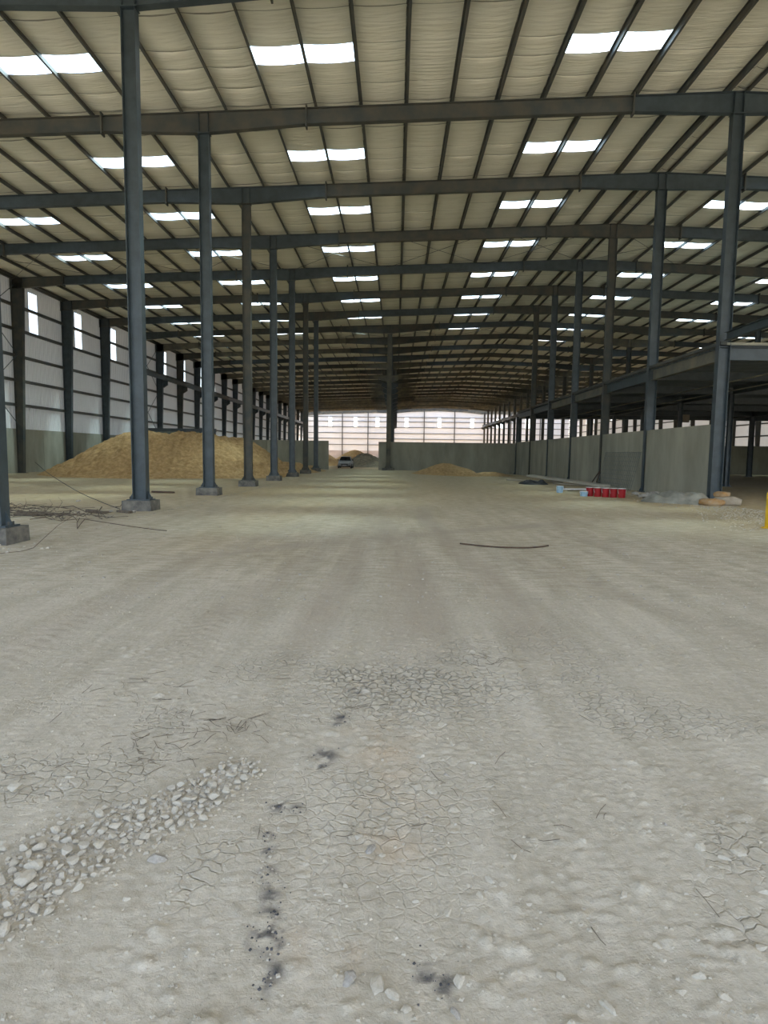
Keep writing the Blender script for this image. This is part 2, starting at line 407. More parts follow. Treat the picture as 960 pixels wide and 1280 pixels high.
    me.loops.add(F.size); me.loops.foreach_set('vertex_index', F.ravel().astype(np.int32))
    me.polygons.add(len(F)); me.polygons.foreach_set('loop_start', np.arange(0, F.size, 4, dtype=np.int32))
    me.polygons.foreach_set('use_smooth', np.ones(len(F), dtype=bool))
    me.update(calc_edges=True)
    for nm, arr in (('coal', coal), ('rust', rust), ('mid', sst(4.5, 9, Y)), ('warm', np.clip(warm, 0, 1)), ('rut', np.clip(rut, 0, 1)), ('crack', np.clip(cz, 0, 1) * sst(.40, .55, fbm(X * 2.2, Y * 2.2, 3, 19)) + .5 * near * sst(.6, .7, fbm(X * 1.4, Y * 1.4, 3, 23)) * (1 - sst(5, 8, Y)))):
        a = me.attributes.new(nm, 'FLOAT', 'POINT'); a.data.foreach_set('value', arr.astype(np.float32))
    me.materials.append(M['ground'])
    o = inst('floor', me)
    tag(o, 'dusty pale compacted limestone ground of the hall', 'ground', kind='structure')
    return xs, ys, Z.reshape(ny, nx)
GXS, GYS, GZZ = make_floor()
def ground(x, y):
    i = min(max(np.searchsorted(GXS, x) - 1, 0), len(GXS) - 2); j = min(max(np.searchsorted(GYS, y) - 1, 0), len(GYS) - 2)
    fx = (x - GXS[i]) / (GXS[i + 1] - GXS[i]); fy = (y - GYS[j]) / (GYS[j + 1] - GYS[j])
    return float((GZZ[j, i] * (1 - fx) + GZZ[j, i + 1] * fx) * (1 - fy) + (GZZ[j + 1, i] * (1 - fx) + GZZ[j + 1, i + 1] * fx) * fy)

# ------------------------------------------------------------------ roof
PD = [0.34 + 1.535 * i for i in range(24)]         # purlin distance from ridge (up to 35.6)
EAVE = 36.25
SKY = [(2, 4), (8, 10), (13, 15), (18, 20)]
PURL = 0.20
def SKYOFF(k): return {0: .42, 1: .70, 2: .38, 3: .15}.get(k, .3)
def roof_z(d): return 13.73 - 0.038 * d + PURL
ceiling = thing('ceiling', 'steel purlin roof lined with pale insulation and daylight sheets', 'roof', (0, 0, 0), kind='structure')
def strip_mesh(side, width, sky_gaps, seed):
    r = random.Random(seed)
    mb = MB()
    ds = [0.0] + PD + [EAVE]
    rows = [-.5, -.478, -.42, -.2, .1, .36, .45, .5]
    droop = [0.0, .2, .8, .35, .7, .15, .5, 0.0]
    for i in range(len(ds) - 1):
        if sky_gaps and any(a <= i - 1 < b for a, b in SKY): continue
        sag = r.uniform(.035, .09); n = 4
        vs = []
        for q in range(n + 1):
            t = q / n; d = ds[i] + (ds[i + 1] - ds[i]) * t
            for j, yy in enumerate(rows):
                s = -sag * (4 * t * (1 - t)) * (0.7 + .55 * droop[j])
                # edges of all strips share one curve so that no daylight leaks between them
                if j in (0, len(rows) - 1): s = -.045 * (4 * t * (1 - t))
                vs.append((RX + side * d, yy * width * 1.004, roof_z(d) + s))
        m = len(rows); fs = []
        for q in range(n):
            for j in range(m - 1):
                fs.append((q * m + j, q * m + j + 1, (q + 1) * m + j + 1, (q + 1) * m + j))
        mb.add(vs, fs)
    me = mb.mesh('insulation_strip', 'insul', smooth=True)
    me.materials.append(M['seam_shade'])
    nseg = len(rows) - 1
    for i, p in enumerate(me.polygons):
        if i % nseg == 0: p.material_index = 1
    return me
for side in (-1, 1):
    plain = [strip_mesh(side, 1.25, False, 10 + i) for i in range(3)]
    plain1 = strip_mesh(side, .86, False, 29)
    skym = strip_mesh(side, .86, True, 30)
    for k in range(K0, KR):
        y0 = FY(k)
        off = SKYOFF(k); a = 2.57 + off; b = 3.43 + off
        for j, (yc, wd) in enumerate(((a * .25, a * .5), (a * .75, a * .5), (3.0 + off, 1.25), (b + (6 - b) * .25, (6 - b) * .5), (b + (6 - b) * .75, (6 - b) * .5))):
            me = skym if j == 2 and k >= 0 else (plain1 if j == 2 else plain[rnd.randrange(3)])
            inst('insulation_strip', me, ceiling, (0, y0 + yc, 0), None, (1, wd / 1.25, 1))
# daylight sheets, each laid over two purlin spaces
def sky_mesh(side, a, b):
    mb = MB(); n = 9; vs = []
    for i in range(n):
        y = -.435 + .87 * i / (n - 1); dz = 0.03 if i % 2 else 0.0
        for q in range(3):
            d = PD[a] + (PD[b] - PD[a]) * q / 2
            vs.append((RX + side * d, y, roof_z(d) + .012 + dz))
    fs = [(i * 3 + q, i * 3 + q + 1, i * 3 + q + 4, i * 3 + q + 3) for i in range(n - 1) for q in range(2)]
    return mb.add(vs, fs).mesh('skylight_panel', 'skylight')
for side in (-1, 1):
    for a, b in SKY:
        me = sky_mesh(side, a, b)
        for k in range(0, KR): inst('skylight_panel', me, ceiling, (0, FY(k) + 3.0 + SKYOFF(k), 0))
# purlins: one continuous Z-section per line
for side in (-1, 1):
    for d in PD:
        x = RX + side * d; z1 = roof_z(d) - .004; z0 = z1 - PURL + .004; t = .006; fw = .07
        p = [(0, z0), (fw, z0), (fw, z0 + .02), (fw - t, z0 + .02), (fw - t, z0 + t), (t, z0 + t), (t, z1), (-fw, z1), (-fw, z1 - .02), (-fw + t, z1 - .02), (-fw + t, z1 - t), (0, z1 - t)]
        MB().prism([(x + side * -u, v) for u, v in p] if side < 0 else [(x - u, v) for u, v in p], 'y', FY(K0), FY(K1)).build('purlin', 'purlin', ceiling)
# crossed wind-bracing rods under the sheets
for (k, x0, x1) in [(3, -6.7, -.7), (3, -.7, 5.3), (3, 5.3, 11.3), (3, 11.3, 17.3), (3, -24.5, -18.7), (3, -18.7, -12.7), (3, -12.7, -6.7), (7, -.7, 5.3), (7, 5.3, 11.3), (7, -12.7, -6.7), (7, -6.7, -.7)]:
    for a, b in ((x0, x1), (x1, x0)):
        MB().tube([(a, FY(k), zr(a) - .1), (b, FY(k + 1), zr(b) - .1)], .012, 5).build('brace_rod', 'purlin', ceiling)

# ------------------------------------------------------------------ rafters
def haunch(x, cols, base, extra, reach):
    d = min(abs(x - c) for c in cols)
    return base + extra * max(0, 1 - d / reach)
def rafter_profile(cols, base, extra, reach, fw):
    """segments between splices -> mesh + splice plate meshes"""
    cuts = [cols[0]]
    for c0, c1 in zip(cols[:-1], cols[1:]): cuts += [c0 + reach, c1 - reach]
    cuts.append(cols[-1])
    segs = []
    for a, b in zip(cuts[:-1], cuts[1:]):
        st = sorted(set([a, b] + [c for c in cols if a < c < b] + ([RX] if a < RX < b else [])))
        segs.append([(x, 0, zr(x), haunch(x, cols, base, extra, reach)) for x in st])
    return cuts, segs
PROF = {'A': rafter_profile(COLS_A, .52, .17, 3.5, .22), 'B': rafter_profile(COLS_B, .48, .30, 4.5, .24)}
RAFT = {}
for key, (cuts, segs) in PROF.items():
    RAFT[key] = {'steel': [], 'dusty': [], 'dusty_lit': [], 'plates': [], 'stiff': []}
    for sg in segs:
        mb = MB().ibeam(sg, 'x', .22 if key == 'A' else .24)
        for mm in ('steel', 'dusty', 'dusty_lit'): RAFT[key][mm].append(mb.mesh('rafter_segment', mm))
    cols = COLS_A if key == 'A' else COLS_B
    for c in cuts[1:-1]:
        dp = haunch(c, cols,   .52 if key == 'A' else .48, 0, 1)
        RAFT[key]['plates'].append(MB().box(c - .025, c + .025, -.13, .13, zr(c) - dp - .10, zr(c) + .10).mesh('splice_plate', 'dusty'))
    for c in cols:
        dp = haunch(c, cols, .52, .17, 3.5) if key == 'A' else haunch(c, cols, .48, .30, 4.5)
        for o in (-.16, .16):
            mb = MB()
            for s in (-1, 1): mb.box(c + o - .006, c + o + .006, *sorted((s * .008, s * .105)), zr(c) - dp + .016, zr(c) - .016)
            RAFT[key]['stiff'].append(mb.mesh('web_stiffener', 'steel'))
FIX = {1: 'ddddssdss', 2: 'sssdssdss', 0: 'sssssdsss', 3: 'sssddssss'}
for k in range(0, K1 + 1):
    key = 'A' if k <= 6 else 'B'
    lab, grp = 'dark steel roof rafter spanning the hall, %s from the camera' % ORD[k], 'roof rafters'
    t = thing('roof_rafter', lab, 'rafter', (0, FY(k), 0), grp)
    r = random.Random(k * 5 + 1)
    for i in range(len(RAFT[key]['steel'])):
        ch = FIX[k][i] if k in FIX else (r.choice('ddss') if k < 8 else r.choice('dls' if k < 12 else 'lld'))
        inst('rafter_segment', RAFT[key][{'d': 'dusty', 's': 'steel', 'l': 'dusty_lit'}[ch]][i], t)
    for me in RAFT[key]['plates']: inst('splice_plate', me, t)
    for me in RAFT[key]['stiff']: inst('web_stiffener', me, t)

# ------------------------------------------------------------------ columns
MC = {}
def cached(key, fn):
    if key not in MC: MC[key] = fn()
    return MC[key]
def column(X, Y, ztop, dep, fw, mm, label, group, footing=None, corbels=(), base_z=None, topw=None):
    zg = gz(X, Y) if base_z is None else base_z
    t = thing('steel_column', label, 'column', (X, Y, zg), group)
    fh = 0.0
    if footing:
        hw, hd, fh = footing
        def f():
            mb = MB(); mb.hexa([(-hw, -hd, -.15), (hw, -hd, -.15), (hw, hd, -.15), (-hw, hd, -.15), (-hw * .97, -hd * .97, fh), (hw * .96, -hd * .97, fh), (hw * .97, hd * .96, fh), (-hw * .97, hd * .97, fh)])
            return mb.mesh('footing', 'conc_dark')
        inst('footing', cached(('ft', footing), f), t)
    H = round(ztop - zg, 3)
    def shaft():
        mb = MB(); tf = .016; z0 = fh + .03
        mb.box(-dep / 2, -dep / 2 + tf, -fw / 2, fw / 2, z0, H); mb.box(dep / 2 - tf, dep / 2, -fw / 2, fw / 2, z0, H)
        mb.box(-dep / 2 + tf, dep / 2 - tf, -.006, .006, z0, H)
        return mb.mesh('shaft', mm)
    inst('shaft', cached(('sh', dep, fw, H, fh, mm), shaft), t)
    def plate(): return MB().box(-dep / 2 - .12, dep / 2 + .12, -fw / 2 - .08, fw / 2 + .08, fh - .005, fh + .03).mesh('base_plate', mm)
    bpl = inst('base_plate', cached(('bp', dep, fw, fh, mm), plate), t)
    def capp(): return MB().box(-dep / 2 - .03, dep / 2 + .03, -fw / 2 - .02, fw / 2 + .02, H - .02, H + .001).mesh('cap_plate', mm)
    inst('cap_plate', cached(('cp', dep, fw, H, mm), capp), t)
    for s in (-1, 1):
        def gus():
            mb = MB(); x = dep / 2
            return mb.prism([(s * x, fh + .03), (s * (x + .11), fh + .03), (s * (x + .11), fh + .07), (s * x, fh + .26)], 'y', -.008, .008).mesh('gusset', mm)
        inst('gusset', cached(('gu', s, dep, fh, mm), gus), t)
        if footing:
            hexm = cached('bolt', lambda: MB().prism([(.018 * math.cos(q * math.pi / 3), .018 * math.sin(q * math.pi / 3)) for q in range(6)], 'z', 0, .06).mesh('anchor_bolt', 'dusty'))
            for yy in (-.07, .07): inst('anchor_bolt', hexm, bpl, (s * (dep / 2 + .085), yy, fh + .03))
    for s in corbels:
        def corb():
            mb = MB(); z1 = 8.72 - zg; x0 = s * dep / 2; x1 = s * (dep / 2 + .62)
            mb.prism([(x0, z1 - .62), (x1, z1 - .36), (x1, z1), (x0, z1)], 'y', -.012, .012)
            a, b = sorted((x0, x1)); mb.box(a, b, -.14, .14, z1 - .02, z1)
            mb.hexa([(x0, -.14, z1 - .64), (x1, -.14, z1 - .38), (x1, .14, z1 - .38), (x0, .14, z1 - .64), (x0, -.14, z1 - .62), (x1, -.14, z1 - .36), (x1, .14, z1 - .36), (x0, .14, z1 - .62)])
            return mb.mesh('corbel', mm)
        inst('corbel', cached(('co', s, dep, mm, round(zg, 2)), corb), t)
    return t
FT = (.39, .33, .27)
for n, k in enumerate(range(-1, 7)):
    x = -6.7
    column(x, FY(k), zr(x) - .69, .36, .25, 'dusty' if k in (2, 5) else 'steel', 'tall steel column in the row left of the driveway, %s from the camera' % ORD[n], 'left interior columns', FT)
for n, k in enumerate(range(0, 7)):
    x = 11.3
    lab = 'tall steel column at the mezzanine edge, %s beside the grey partition wall' % ORD[k - 1] if k else 'tall steel column nearest on the right, ahead of the mezzanine'
    column(x, FY(k), zr(x) - .69, .40, .26, 'dusty' if k in (3, 6) else 'steel', lab, 'mezzanine edge columns')
column(11.3, FY(7), 4.98, .40, .26, 'steel', 'short steel column ending under the far corner of the mezzanine', 'mezzanine edge columns')
for k in range(1, 7):
    x = 29.3
    column(x, FY(k), zr(x) - .69, .36, .25, 'dusty' if k % 2 else 'steel', 'tall steel column rising through the mezzanine, %s back from its front edge' % ORD[k - 1], 'columns through the mezzanine')
for x, nm in ((18.0, 'inner'), (38.3, 'outer')):
    for k in range(1, 8):
        column(x, FY(k), 4.98, .24, .22, 'steel', 'short dark post under the mezzanine, %s row, %s from its front edge' % (nm, ORD[k - 1]), 'posts under the mezzanine')
for k in range(7, K1):
    x = -.7
    lab = 'lone tall steel column with crane brackets in front of the low wall' if k == 7 else 'tall steel column with crane brackets in line behind the lone middle column'
    column(x, FY(k), zr(x) - .78, .42, .34, 'dusty_lit' if k == 7 else 'steel', lab, None if k == 7 else 'middle crane columns', (.6, .5, .2) if k == 7 else None, (-1, 1))
for k in range(7, K1):
    x = 23.3
    column(x, FY(k), zr(x) - .78, .42, .34, 'dusty', 'tall steel crane column on the right of the far hall, %s of its row' % ORD[k - 7], 'right crane columns', None, (-1,))

# tapered columns along the side walls
def wall_column(X, Y, side, mm, label, group, corbel):
    zg = gz(X, Y); H = round(zr(X) - zg, 3)
    t = thing('wall_column', label, 'column', (X, Y, zg), group)
    def sh():
        mb = MB(); b, tp, tf, fw = .38, .78, .016, .26
        s = side
        def hx(xa0, xb0, xa1, xb1, w, z0, z1):
            mb.hexa([(s * xa0, -w, z0), (s * xb0, -w, z0), (s * xb0, w, z0), (s * xa0, w, z0), (s * xa1, -w, z1), (s * xb1, -w, z1), (s * xb1, w, z1), (s * xa1, w, z1)])
        hx(0, tf, 0, tf, fw / 2, 0, H - .02); hx(b - tf, b, tp - tf, tp, fw / 2, 0, H - .75); hx(tp - tf, tp, tp - tf, tp, fw / 2, H - .75, H - .02)
        hx(tf, b - tf, tf, tp - tf, .006, 0, H - .75); hx(tf, tp - tf, tf, tp - tf, .006, H - .75, H - .02)
        return mb.mesh('shaft', mm)
    inst('shaft', cached(('ws', side, H, mm), sh), t)
    inst('base_plate', cached(('wb', side, mm), lambda: MB().box(*sorted((side * -.1, side * .5)), -.2, .2, 0, .03).mesh('base_plate', mm)), t)
    if corbel:
        def cb():
            mb = MB(); z1 = 8.72 - zg; s = side
            x0, x1 = s * .62, s * 1.15
            mb.prism([(x0, z1 - .75), (x1, z1 - .4), (x1, z1), (x0, z1)], 'y', -.012, .012)
            mb.box(*sorted((x0, x1)), -.14, .14, z1 - .02, z1)
            mb.hexa([(x0, -.14, z1 - .77), (x1, -.14, z1 - .42), (x1, .14, z1 - .42), (x0, .14, z1 - .77), (x0, -.14, z1 - .75), (x1, -.14, z1 - .4), (x1, .14, z1 - .4), (x0, .14, z1 - .75)])
            return mb.mesh('corbel', mm)
        inst('corbel', cached(('wc', side, mm, round(zg, 2)), cb), t)
    return t
for n, k in enumerate(range(3, K1)):
    wall_column(WL + .1, FY(k), 1, 'dusty' if k in (4, 9, 14) else 'steel', 'tapered steel column against the left cladding wall, %s from the camera' % ORD[n], 'left wall columns', k >= 7)
for n, k in enumerate(range(6, K1)):
    wall_column(WR - .1, FY(k), -1, 'dusty', 'tapered steel column against the right cladding wall', 'right wall columns', False)

# crane runway girders
def girder(x, lab, grp):
    t = thing('crane_girder', lab, 'girder', (x, 0, 0), grp)
    me = {mm: MB().ibeam([(-2.985, 0, 0, .5), (2.985, 0, 0, .5)], 'y', .26, .02, .014).mesh('girder_length', mm) for mm in ('steel', 'dusty')}
    rl = MB().box(-.03, .03, -3, 3, .0, .06).mesh('rail', 'dusty')
    for k in range(7, K1 - 1):
        inst('girder_length', me['steel' if (k * 7 + int(x)) % 3 else 'dusty'], t, (0, FY(k) + 3, 9.22)); inst('rail', rl, t, (0, FY(k) + 3, 9.22))
    return t
girder(WL + 1.05, 'long crane runway girder along the left wall columns', None)
girder(-.7 - .52, 'crane runway girder on the left brackets of the middle columns', None)
girder(-.7 + .52, 'crane runway girder on the right brackets of the middle columns', None)
girder(23.3 - .52, 'crane runway girder along the right crane columns of the far hall', None)

# ------------------------------------------------------------------ walls
def rib_profile(width):
    pts = []; n = 4; p = width / n
    for i in range(n):
        a = i * p
        pts += [(a, 0), (a + p * .55, 0), (a + p * .65, .028), (a + p * .9, .028)]
    pts.append((width, 0)); return pts
def sheet(width, z0, z1, mm, name):
    mb = MB(); pr = rib_profile(width); n = len(pr)
    vs = [(-d, a, z0) for a, d in pr] + [(-d, a, z1) for a, d in pr]
    fs = [(i, i + 1, n + i + 1, n + i) for i in range(n - 1)]
    return mb.add(vs, fs).mesh(name, mm)
GIRTS = [4.42, 6.0, 7.57, 9.24, 10.75]
CT = 2.88
def cgirt(length):
    z = .09; d = .16; t = .006
    p = [(0, -z), (d, -z), (d, -z + t), (t, -z + t), (t, z - t), (d - .0, z - t), (d, z), (0, z)]
    return MB().prism([(-a, b) for a, b in p], 'y', 0, length).mesh('girt', 'purlin')
def side_wall(name, X, side, k0, k1, label):
    """built for the left wall (interior towards +X) and mirrored by a half turn for the right"""
    w = thing(name, label, 'wall', (0, 0, 0), kind='structure')
    zt = zr(X) + PURL
    full = sheet(1.0, CT - .05, zt, 'clad', 'cladding_sheet'); low = sheet(1.0, CT - .05, 9.25, 'clad', 'cladding_sheet')
    strip = sheet(1.0, 9.2, 12.05, 'daystrip', 'daylight_strip'); cap = sheet(1.0, 12.0, zt, 'clad', 'cladding_sheet')
    gm = cgirt(6.0)
    pan = MB().box(-.14, 0, .012, 2.988, -.6, CT).mesh('concrete_panel', 'conc')
    rz = 0 if side > 0 else math.pi
    for k in range(k0, k1):
        y0 = FY(k)
        def put(nm, me, dx, off, ln):
            inst(nm, me, w, (X + side * dx, y0 + (off if side > 0 else off + ln), 0), (0, 0, rz))
        for j in range(6):
            if j == 2:
                put('cladding_sheet', low, 0, j, 1); put('daylight_strip', strip, -.004, j, 1); put('cladding_sheet', cap, 0, j, 1)
            else: put('cladding_sheet', full, 0, j, 1)
        for z in GIRTS:
            o = inst('girt', gm, w, (X + side * .17, y0 + (0 if side > 0 else 6.0), z), (0, 0, rz))
        for j in (0, 3): put('concrete_panel', pan, .09, j, 3)
    # eave strut and crossed braces
    MB().box(*sorted((X + side * .1, X + side * .26)), FY(k0), FY(k1), zt - .26, zt - .06).build('eave_beam', 'purlin', w)
    for k in (3, 7, 14):
        if k0 <= k < k1:
            for za, zb in ((3.0, 7.6), (7.6, 12.0)):
                for q in ((za, zb), (zb, za)):
                    MB().tube([(X + side * .32, FY(k), q[0]), (X + side * .32, FY(k + 1), q[1])], .025, 5).build('brace_rod', 'steel', w)
    return w
wall_left = side_wall('wall_left', WL, 1, 0, K1, 'left wall of pale ribbed cladding over concrete panels')
wall_right = side_wall('wall_right', WR, -1, 0, K1, 'right wall of pale ribbed cladding behind the mezzanine')

# far end wall
def far_wall():
    w = thing('wall_far', 'brightly lit pale cladding wall closing the far end', 'wall', kind='structure')
    Y = FY(K1) + .2
    segs = {}
    strips = [-18.55, -10.83, -5.22, 3.25, 11.8, 20.34, 28.3, 36.3]
    pr = rib_profile(1.0); n = len(pr)
    def sh(z0, z1, mm, nm): 
        vs = [(a, d, z0) for a, d in pr] + [(a, d, z1) for a, d in pr]
        return MB().add(vs, [(i + 1, i, n + i, n + i + 1) for i in range(n - 1)]).mesh(nm, mm)
    low = sh(2.2, 8.75, 'clad', 'cladding_sheet'); strip = sh(8.7, 11.4, 'daystrip', 'daylight_strip')
    for i in range(72):
        x = WL + i; xm = x + .5
        zt = round(zr(xm) + .2, 2)
        if any(abs(xm - s) <= .5 for s in strips):
            inst('cladding_sheet', low, w, (x, Y, 0)); inst('daylight_strip', strip, w, (x, Y + .004, 0))
            inst('cladding_sheet', cached(('fc', zt, 1), lambda: sh(11.35, zt, 'clad', 'cladding_sheet')), w, (x, Y, 0))
        else:
            inst('cladding_sheet', cached(('fc', zt, 0), lambda: sh(2.2, zt, 'clad', 'cladding_sheet')), w, (x, Y, 0))
    for z in (3.89, 5.56, 7.09, 8.73, 10.25, 11.45):
        MB().box(WL, WR, Y - .2, Y - .03, z - .08, z + .08).build('girt', 'purlin', w)
    cols = [WL, -14.8, -7.75, -.7, 7.64, 15.96, 24.0, 31.3, 39.3, WR]
    for a, b in zip(cols[:-1], cols[1:]):
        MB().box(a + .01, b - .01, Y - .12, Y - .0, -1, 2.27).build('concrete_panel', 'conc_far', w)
    for c in cols[1:-1]:
        MB().ibeam([(-.4, 0, 0, 0)], 'x', .2) if False else None
        mb = MB(); h = zr(c) - .1
        mb.box(c - .12, c + .12, Y - .5, Y - .485, -.4, h); mb.box(c - .12, c + .12, Y - .225, Y - .21, -.4, h); mb.box(c - .006, c + .006, Y - .485, Y - .225, -.4, h)
        mb.build('wind_post', 'purlin', w)
far_wall()

# low concrete partitions
def partition(name, label, axis, fixed, a, b, step, top, th=.18):
    w = thing(name, label, 'wall', kind='structure')
    p = a
    while p < b - .3:
        q = min(p + step, b)
        if b - q < .6: q = b
        mb = MB()
        if axis == 'x': mb.box(p + .008, q - .008, fixed, fixed + th, -.7, top)
        else: mb.box(fixed, fixed + th, p + .02, q - .02, -.7, top)
        mb.build('concrete_panel', 'conc', w)
        p = q
    return w
partition('wall_partition_right', 'low grey concrete partition running beside the mezzanine columns', 'y', 11.17, FY(1), FY(7) + .6, 6.0, 2.74)
partition('wall_partition_back', 'low grey concrete partition crossing the hall behind the small sand mound', 'x', FY(7) + .62, -1.65, WR - .3, 6.2, 2.66)
partition('wall_partition_left', 'low grey concrete partition crossing behind the big sand pile', 'x', FY(7) + .62, WL + .3, -6.35, 6.1, 2.70)

# ------------------------------------------------------------------ mezzanine
def mezzanine():
    t = thing('mezzanine', 'dark steel mezzanine deck on the right above the partition', 'mezzanine', (11.3, FY(1), 0))
    X1 = WR - .5 - 11.3; L = 36.0
    # ribbed deck
    mb = MB(); vs = []; n = 0; y = -.1; prof = []
    while y < L + .1:
        prof += [(y, 5.36), (y + .15, 5.36), (y + .18, 5.42), (y + .27, 5.42)]; y += .3
    vs = [(-.1, a, z) for a, z in prof] + [(X1, a, z) for a, z in prof]; n = len(prof)
    mb.add(vs, [(i, n + i, n + i + 1, i + 1) for i in range(n - 1)]).build('deck_sheet', 'deck', t)
    MB().box(-.13, X1, -.12, L + .12, 5.44, 5.53).build('floor_slab', 'conc', t)
    for i in range(6):
        MB().ibeam([(i * 6 + .14, 0, 5.43, .5), (i * 6 + 5.86, 0, 5.43, .5)], 'y', .2).build('edge_beam', 'dusty_lit' if i in (0, 2, 3) else 'steel', t)
        for xx in (6.7, 18.0, 27.0):
            MB().ibeam([(i * 6 + .12, xx, 5.35, .4), (i * 6 + 5.88, xx, 5.35, .4)], 'y', .16).build('joist', 'steel', t)
    for i in range(7):
        MB().ibeam([(.22, i * 6, 5.35 if i else 5.43, .4 if i else .5), (X1, i * 6, 5.35 if i else 5.43, .4 if i else .5)], 'x', .2).build('cross_beam', 'steel', t)
    MB().box(-.15, .06, -.13, L + .13, 5.44, 5.56).build('edge_trim', 'white' if False else 'dusty', t)
    for xx, zz in ((3.4, 4.9), (5.2, 4.86)):
        MB().tube([(xx, 0, zz), (xx, L, zz)], .03, 6).build('conduit', 'conc', t)
    return t
mezzanine()
g = thing('tie_beam', 'level steel beam tying the nearest right columns above eye height', 'beam', (11.3, FY(0), 0))
MB().ibeam([(.21, 0, 5.85, .28), (5.79, 0, 5.85, .28)], 'y', .2).build('beam_length', 'steel', g)

# low framed enclosure behind the big pile
e = thing('low_enclosure', 'low grey-green enclosure with a dark steel top beam behind the big sand pile', 'enclosure', (-20.2, 49.5, 0))
MB().box(0, 4.7, 0, .06, 0, 3.1).build('panel', 'enc', e)
MB().box(-.1, 5.9, -.06, .14, 3.1, 3.35).build('top_beam', 'steel', e)
for xx in (-.1, 4.6, 5.7): MB().box(xx, xx + .16, -.06, .12, 0, 3.1).build('post', 'steel', e)
MB().box(0, .06, .06, 3.0, 0, 3.1).build('side_panel', 'enc', e)

# ------------------------------------------------------------------ sand piles
def pile(name, label, cat, cones, mm, res, x0, x1, y0, y1, rough=.12, seed=1):
    nx = int((x1 - x0) / res) + 1; ny = int((y1 - y0) / res) + 1
    xs = np.linspace(x0, x1, nx); ys = np.linspace(y0, y1, ny); X, Y = np.meshgrid(xs, ys)
    wx = X + .7 * (fbm(X * .5, Y * .5, 3, seed) - .5); wy = Y + .7 * (fbm(X * .5, Y * .5, 3, seed + 3) - .5)
    Hh = np.full(X.shape, -1.0)
    for (ax, ay, bx, by, h, sl) in cones:
        dx, dy = bx - ax, by - ay; L2 = dx * dx + dy * dy
        tt = np.clip(((wx - ax) * dx + (wy - ay) * dy) / L2, 0, 1) if L2 > 0 else np.zeros(X.shape)
        d = np.hypot(wx - ax - tt * dx, wy - ay - tt * dy)
        c = h - sl * (np.sqrt(d * d + .25 * h * h * .3) - .27 * h)
        foot = .25 * h; c = np.where(c < foot, foot - (foot - c) * .75, c)
        k = .08; Hh = np.maximum(Hh, c) + k * np.exp(-np.abs(Hh - c) / .15) * .3
    Hh = Hh + rough * (fbm(X * 2.2, Y * 2.2, 4, seed + 7) - .5) * np.clip(Hh * 2, 0, 1)
    Hh = Hh + rough * .45 * (vnoise(X * 7, Y * 7, seed + 9) - .5) * np.clip(Hh * 3, 0, 1)
    Hh = np.maximum(Hh, -.25)
    base = ground_big(X, Y); Z = base + Hh
    idx = np.arange(nx * ny).reshape(ny, nx)
    F = np.stack([idx[:-1, :-1], idx[:-1, 1:], idx[1:, 1:], idx[1:, :-1]], -1).reshape(-1, 4)
    keep = Hh.ravel()[F].max(1) > -.2
    F = F[keep]
    used = np.unique(F); remap = -np.ones(nx * ny, int); remap[used] = np.arange(len(used))
    V = np.stack([X.ravel(), Y.ravel(), Z.ravel()], 1)[used]; F = remap[F]
    cx, cy = (x0 + x1) / 2, (y0 + y1) / 2
    me = bpy.data.meshes.new(name); me.from_pydata((V - np.array([cx, cy, 0])).tolist(), [], F.tolist()); me.materials.append(M[mm])
    me.polygons.foreach_set('use_smooth', [True] * len(me.polygons)); me.update()
    return tag(inst(name, me, None, (cx, cy, 0)), label, cat)
pile('sand_pile', 'big long heap of yellow sand and gravel behind the left columns', 'sand pile',
     [(-16.9, 39.6, -15.0, 39.4, 2.75, .66), (-13.6, 40.2, -12.2, 40.6, 2.75, .66), (-11.4, 41.2, -10.6, 41.6, 2.5, .68), (-15, 39.9, -12, 40.5, 2.55, .66)], 'sand', .11, -23, -6.9, 33.5, 47.5, .34, 3)
pile('sand_mound', 'low spilled sand mound at the feet of the far left columns', 'sand pile', [(-8.9, 47.0, -8.6, 47.3, .85, .5), (-8.2, 49.6, -8.0, 50.2, .75, .45), (-7.2, 53.6, -7.6, 54.2, .45, .4)], 'sand', .12, -11.5, -4.8, 43.5, 56.5, .1, 13)
pile('sand_mound', 'small smooth sand mound before the crossing concrete partition', 'sand pile', [(4.0, 50.2, 4.4, 50.3, .95, .42), (7.2, 51.0, 8.2, 51.4, .35, .22)], 'sand', .12, 0, 10.9, 46, 55, .06, 23)
pile('orange_sand_pile', 'orange sand heap beyond the gap, left of the parked car', 'sand pile', [(-12.6, 97, -12.2, 97, 2.4, .6)], 'sand_o', .2, -18, -6.5, 91, 103, .15, 33)
pile('spoil_heap', 'grey-brown spoil heap beyond the gap, right of the parked car', 'spoil heap', [(-4.6, 90, -4.2, 90, 1.9, .6), (-2.7, 87.5, -2.5, 87.5, 1.0, .6)], 'spoil', .16, -9, -1.05, 84.5, 96, .25, 43)
pile('orange_sand_pile', 'small orange sand heap peeking over behind the parked car', 'sand pile', [(-7.4, 112, -7.1, 112, 2.5, .6)], 'sand_o', .2, -12, -2, 106, 118, .15, 53)

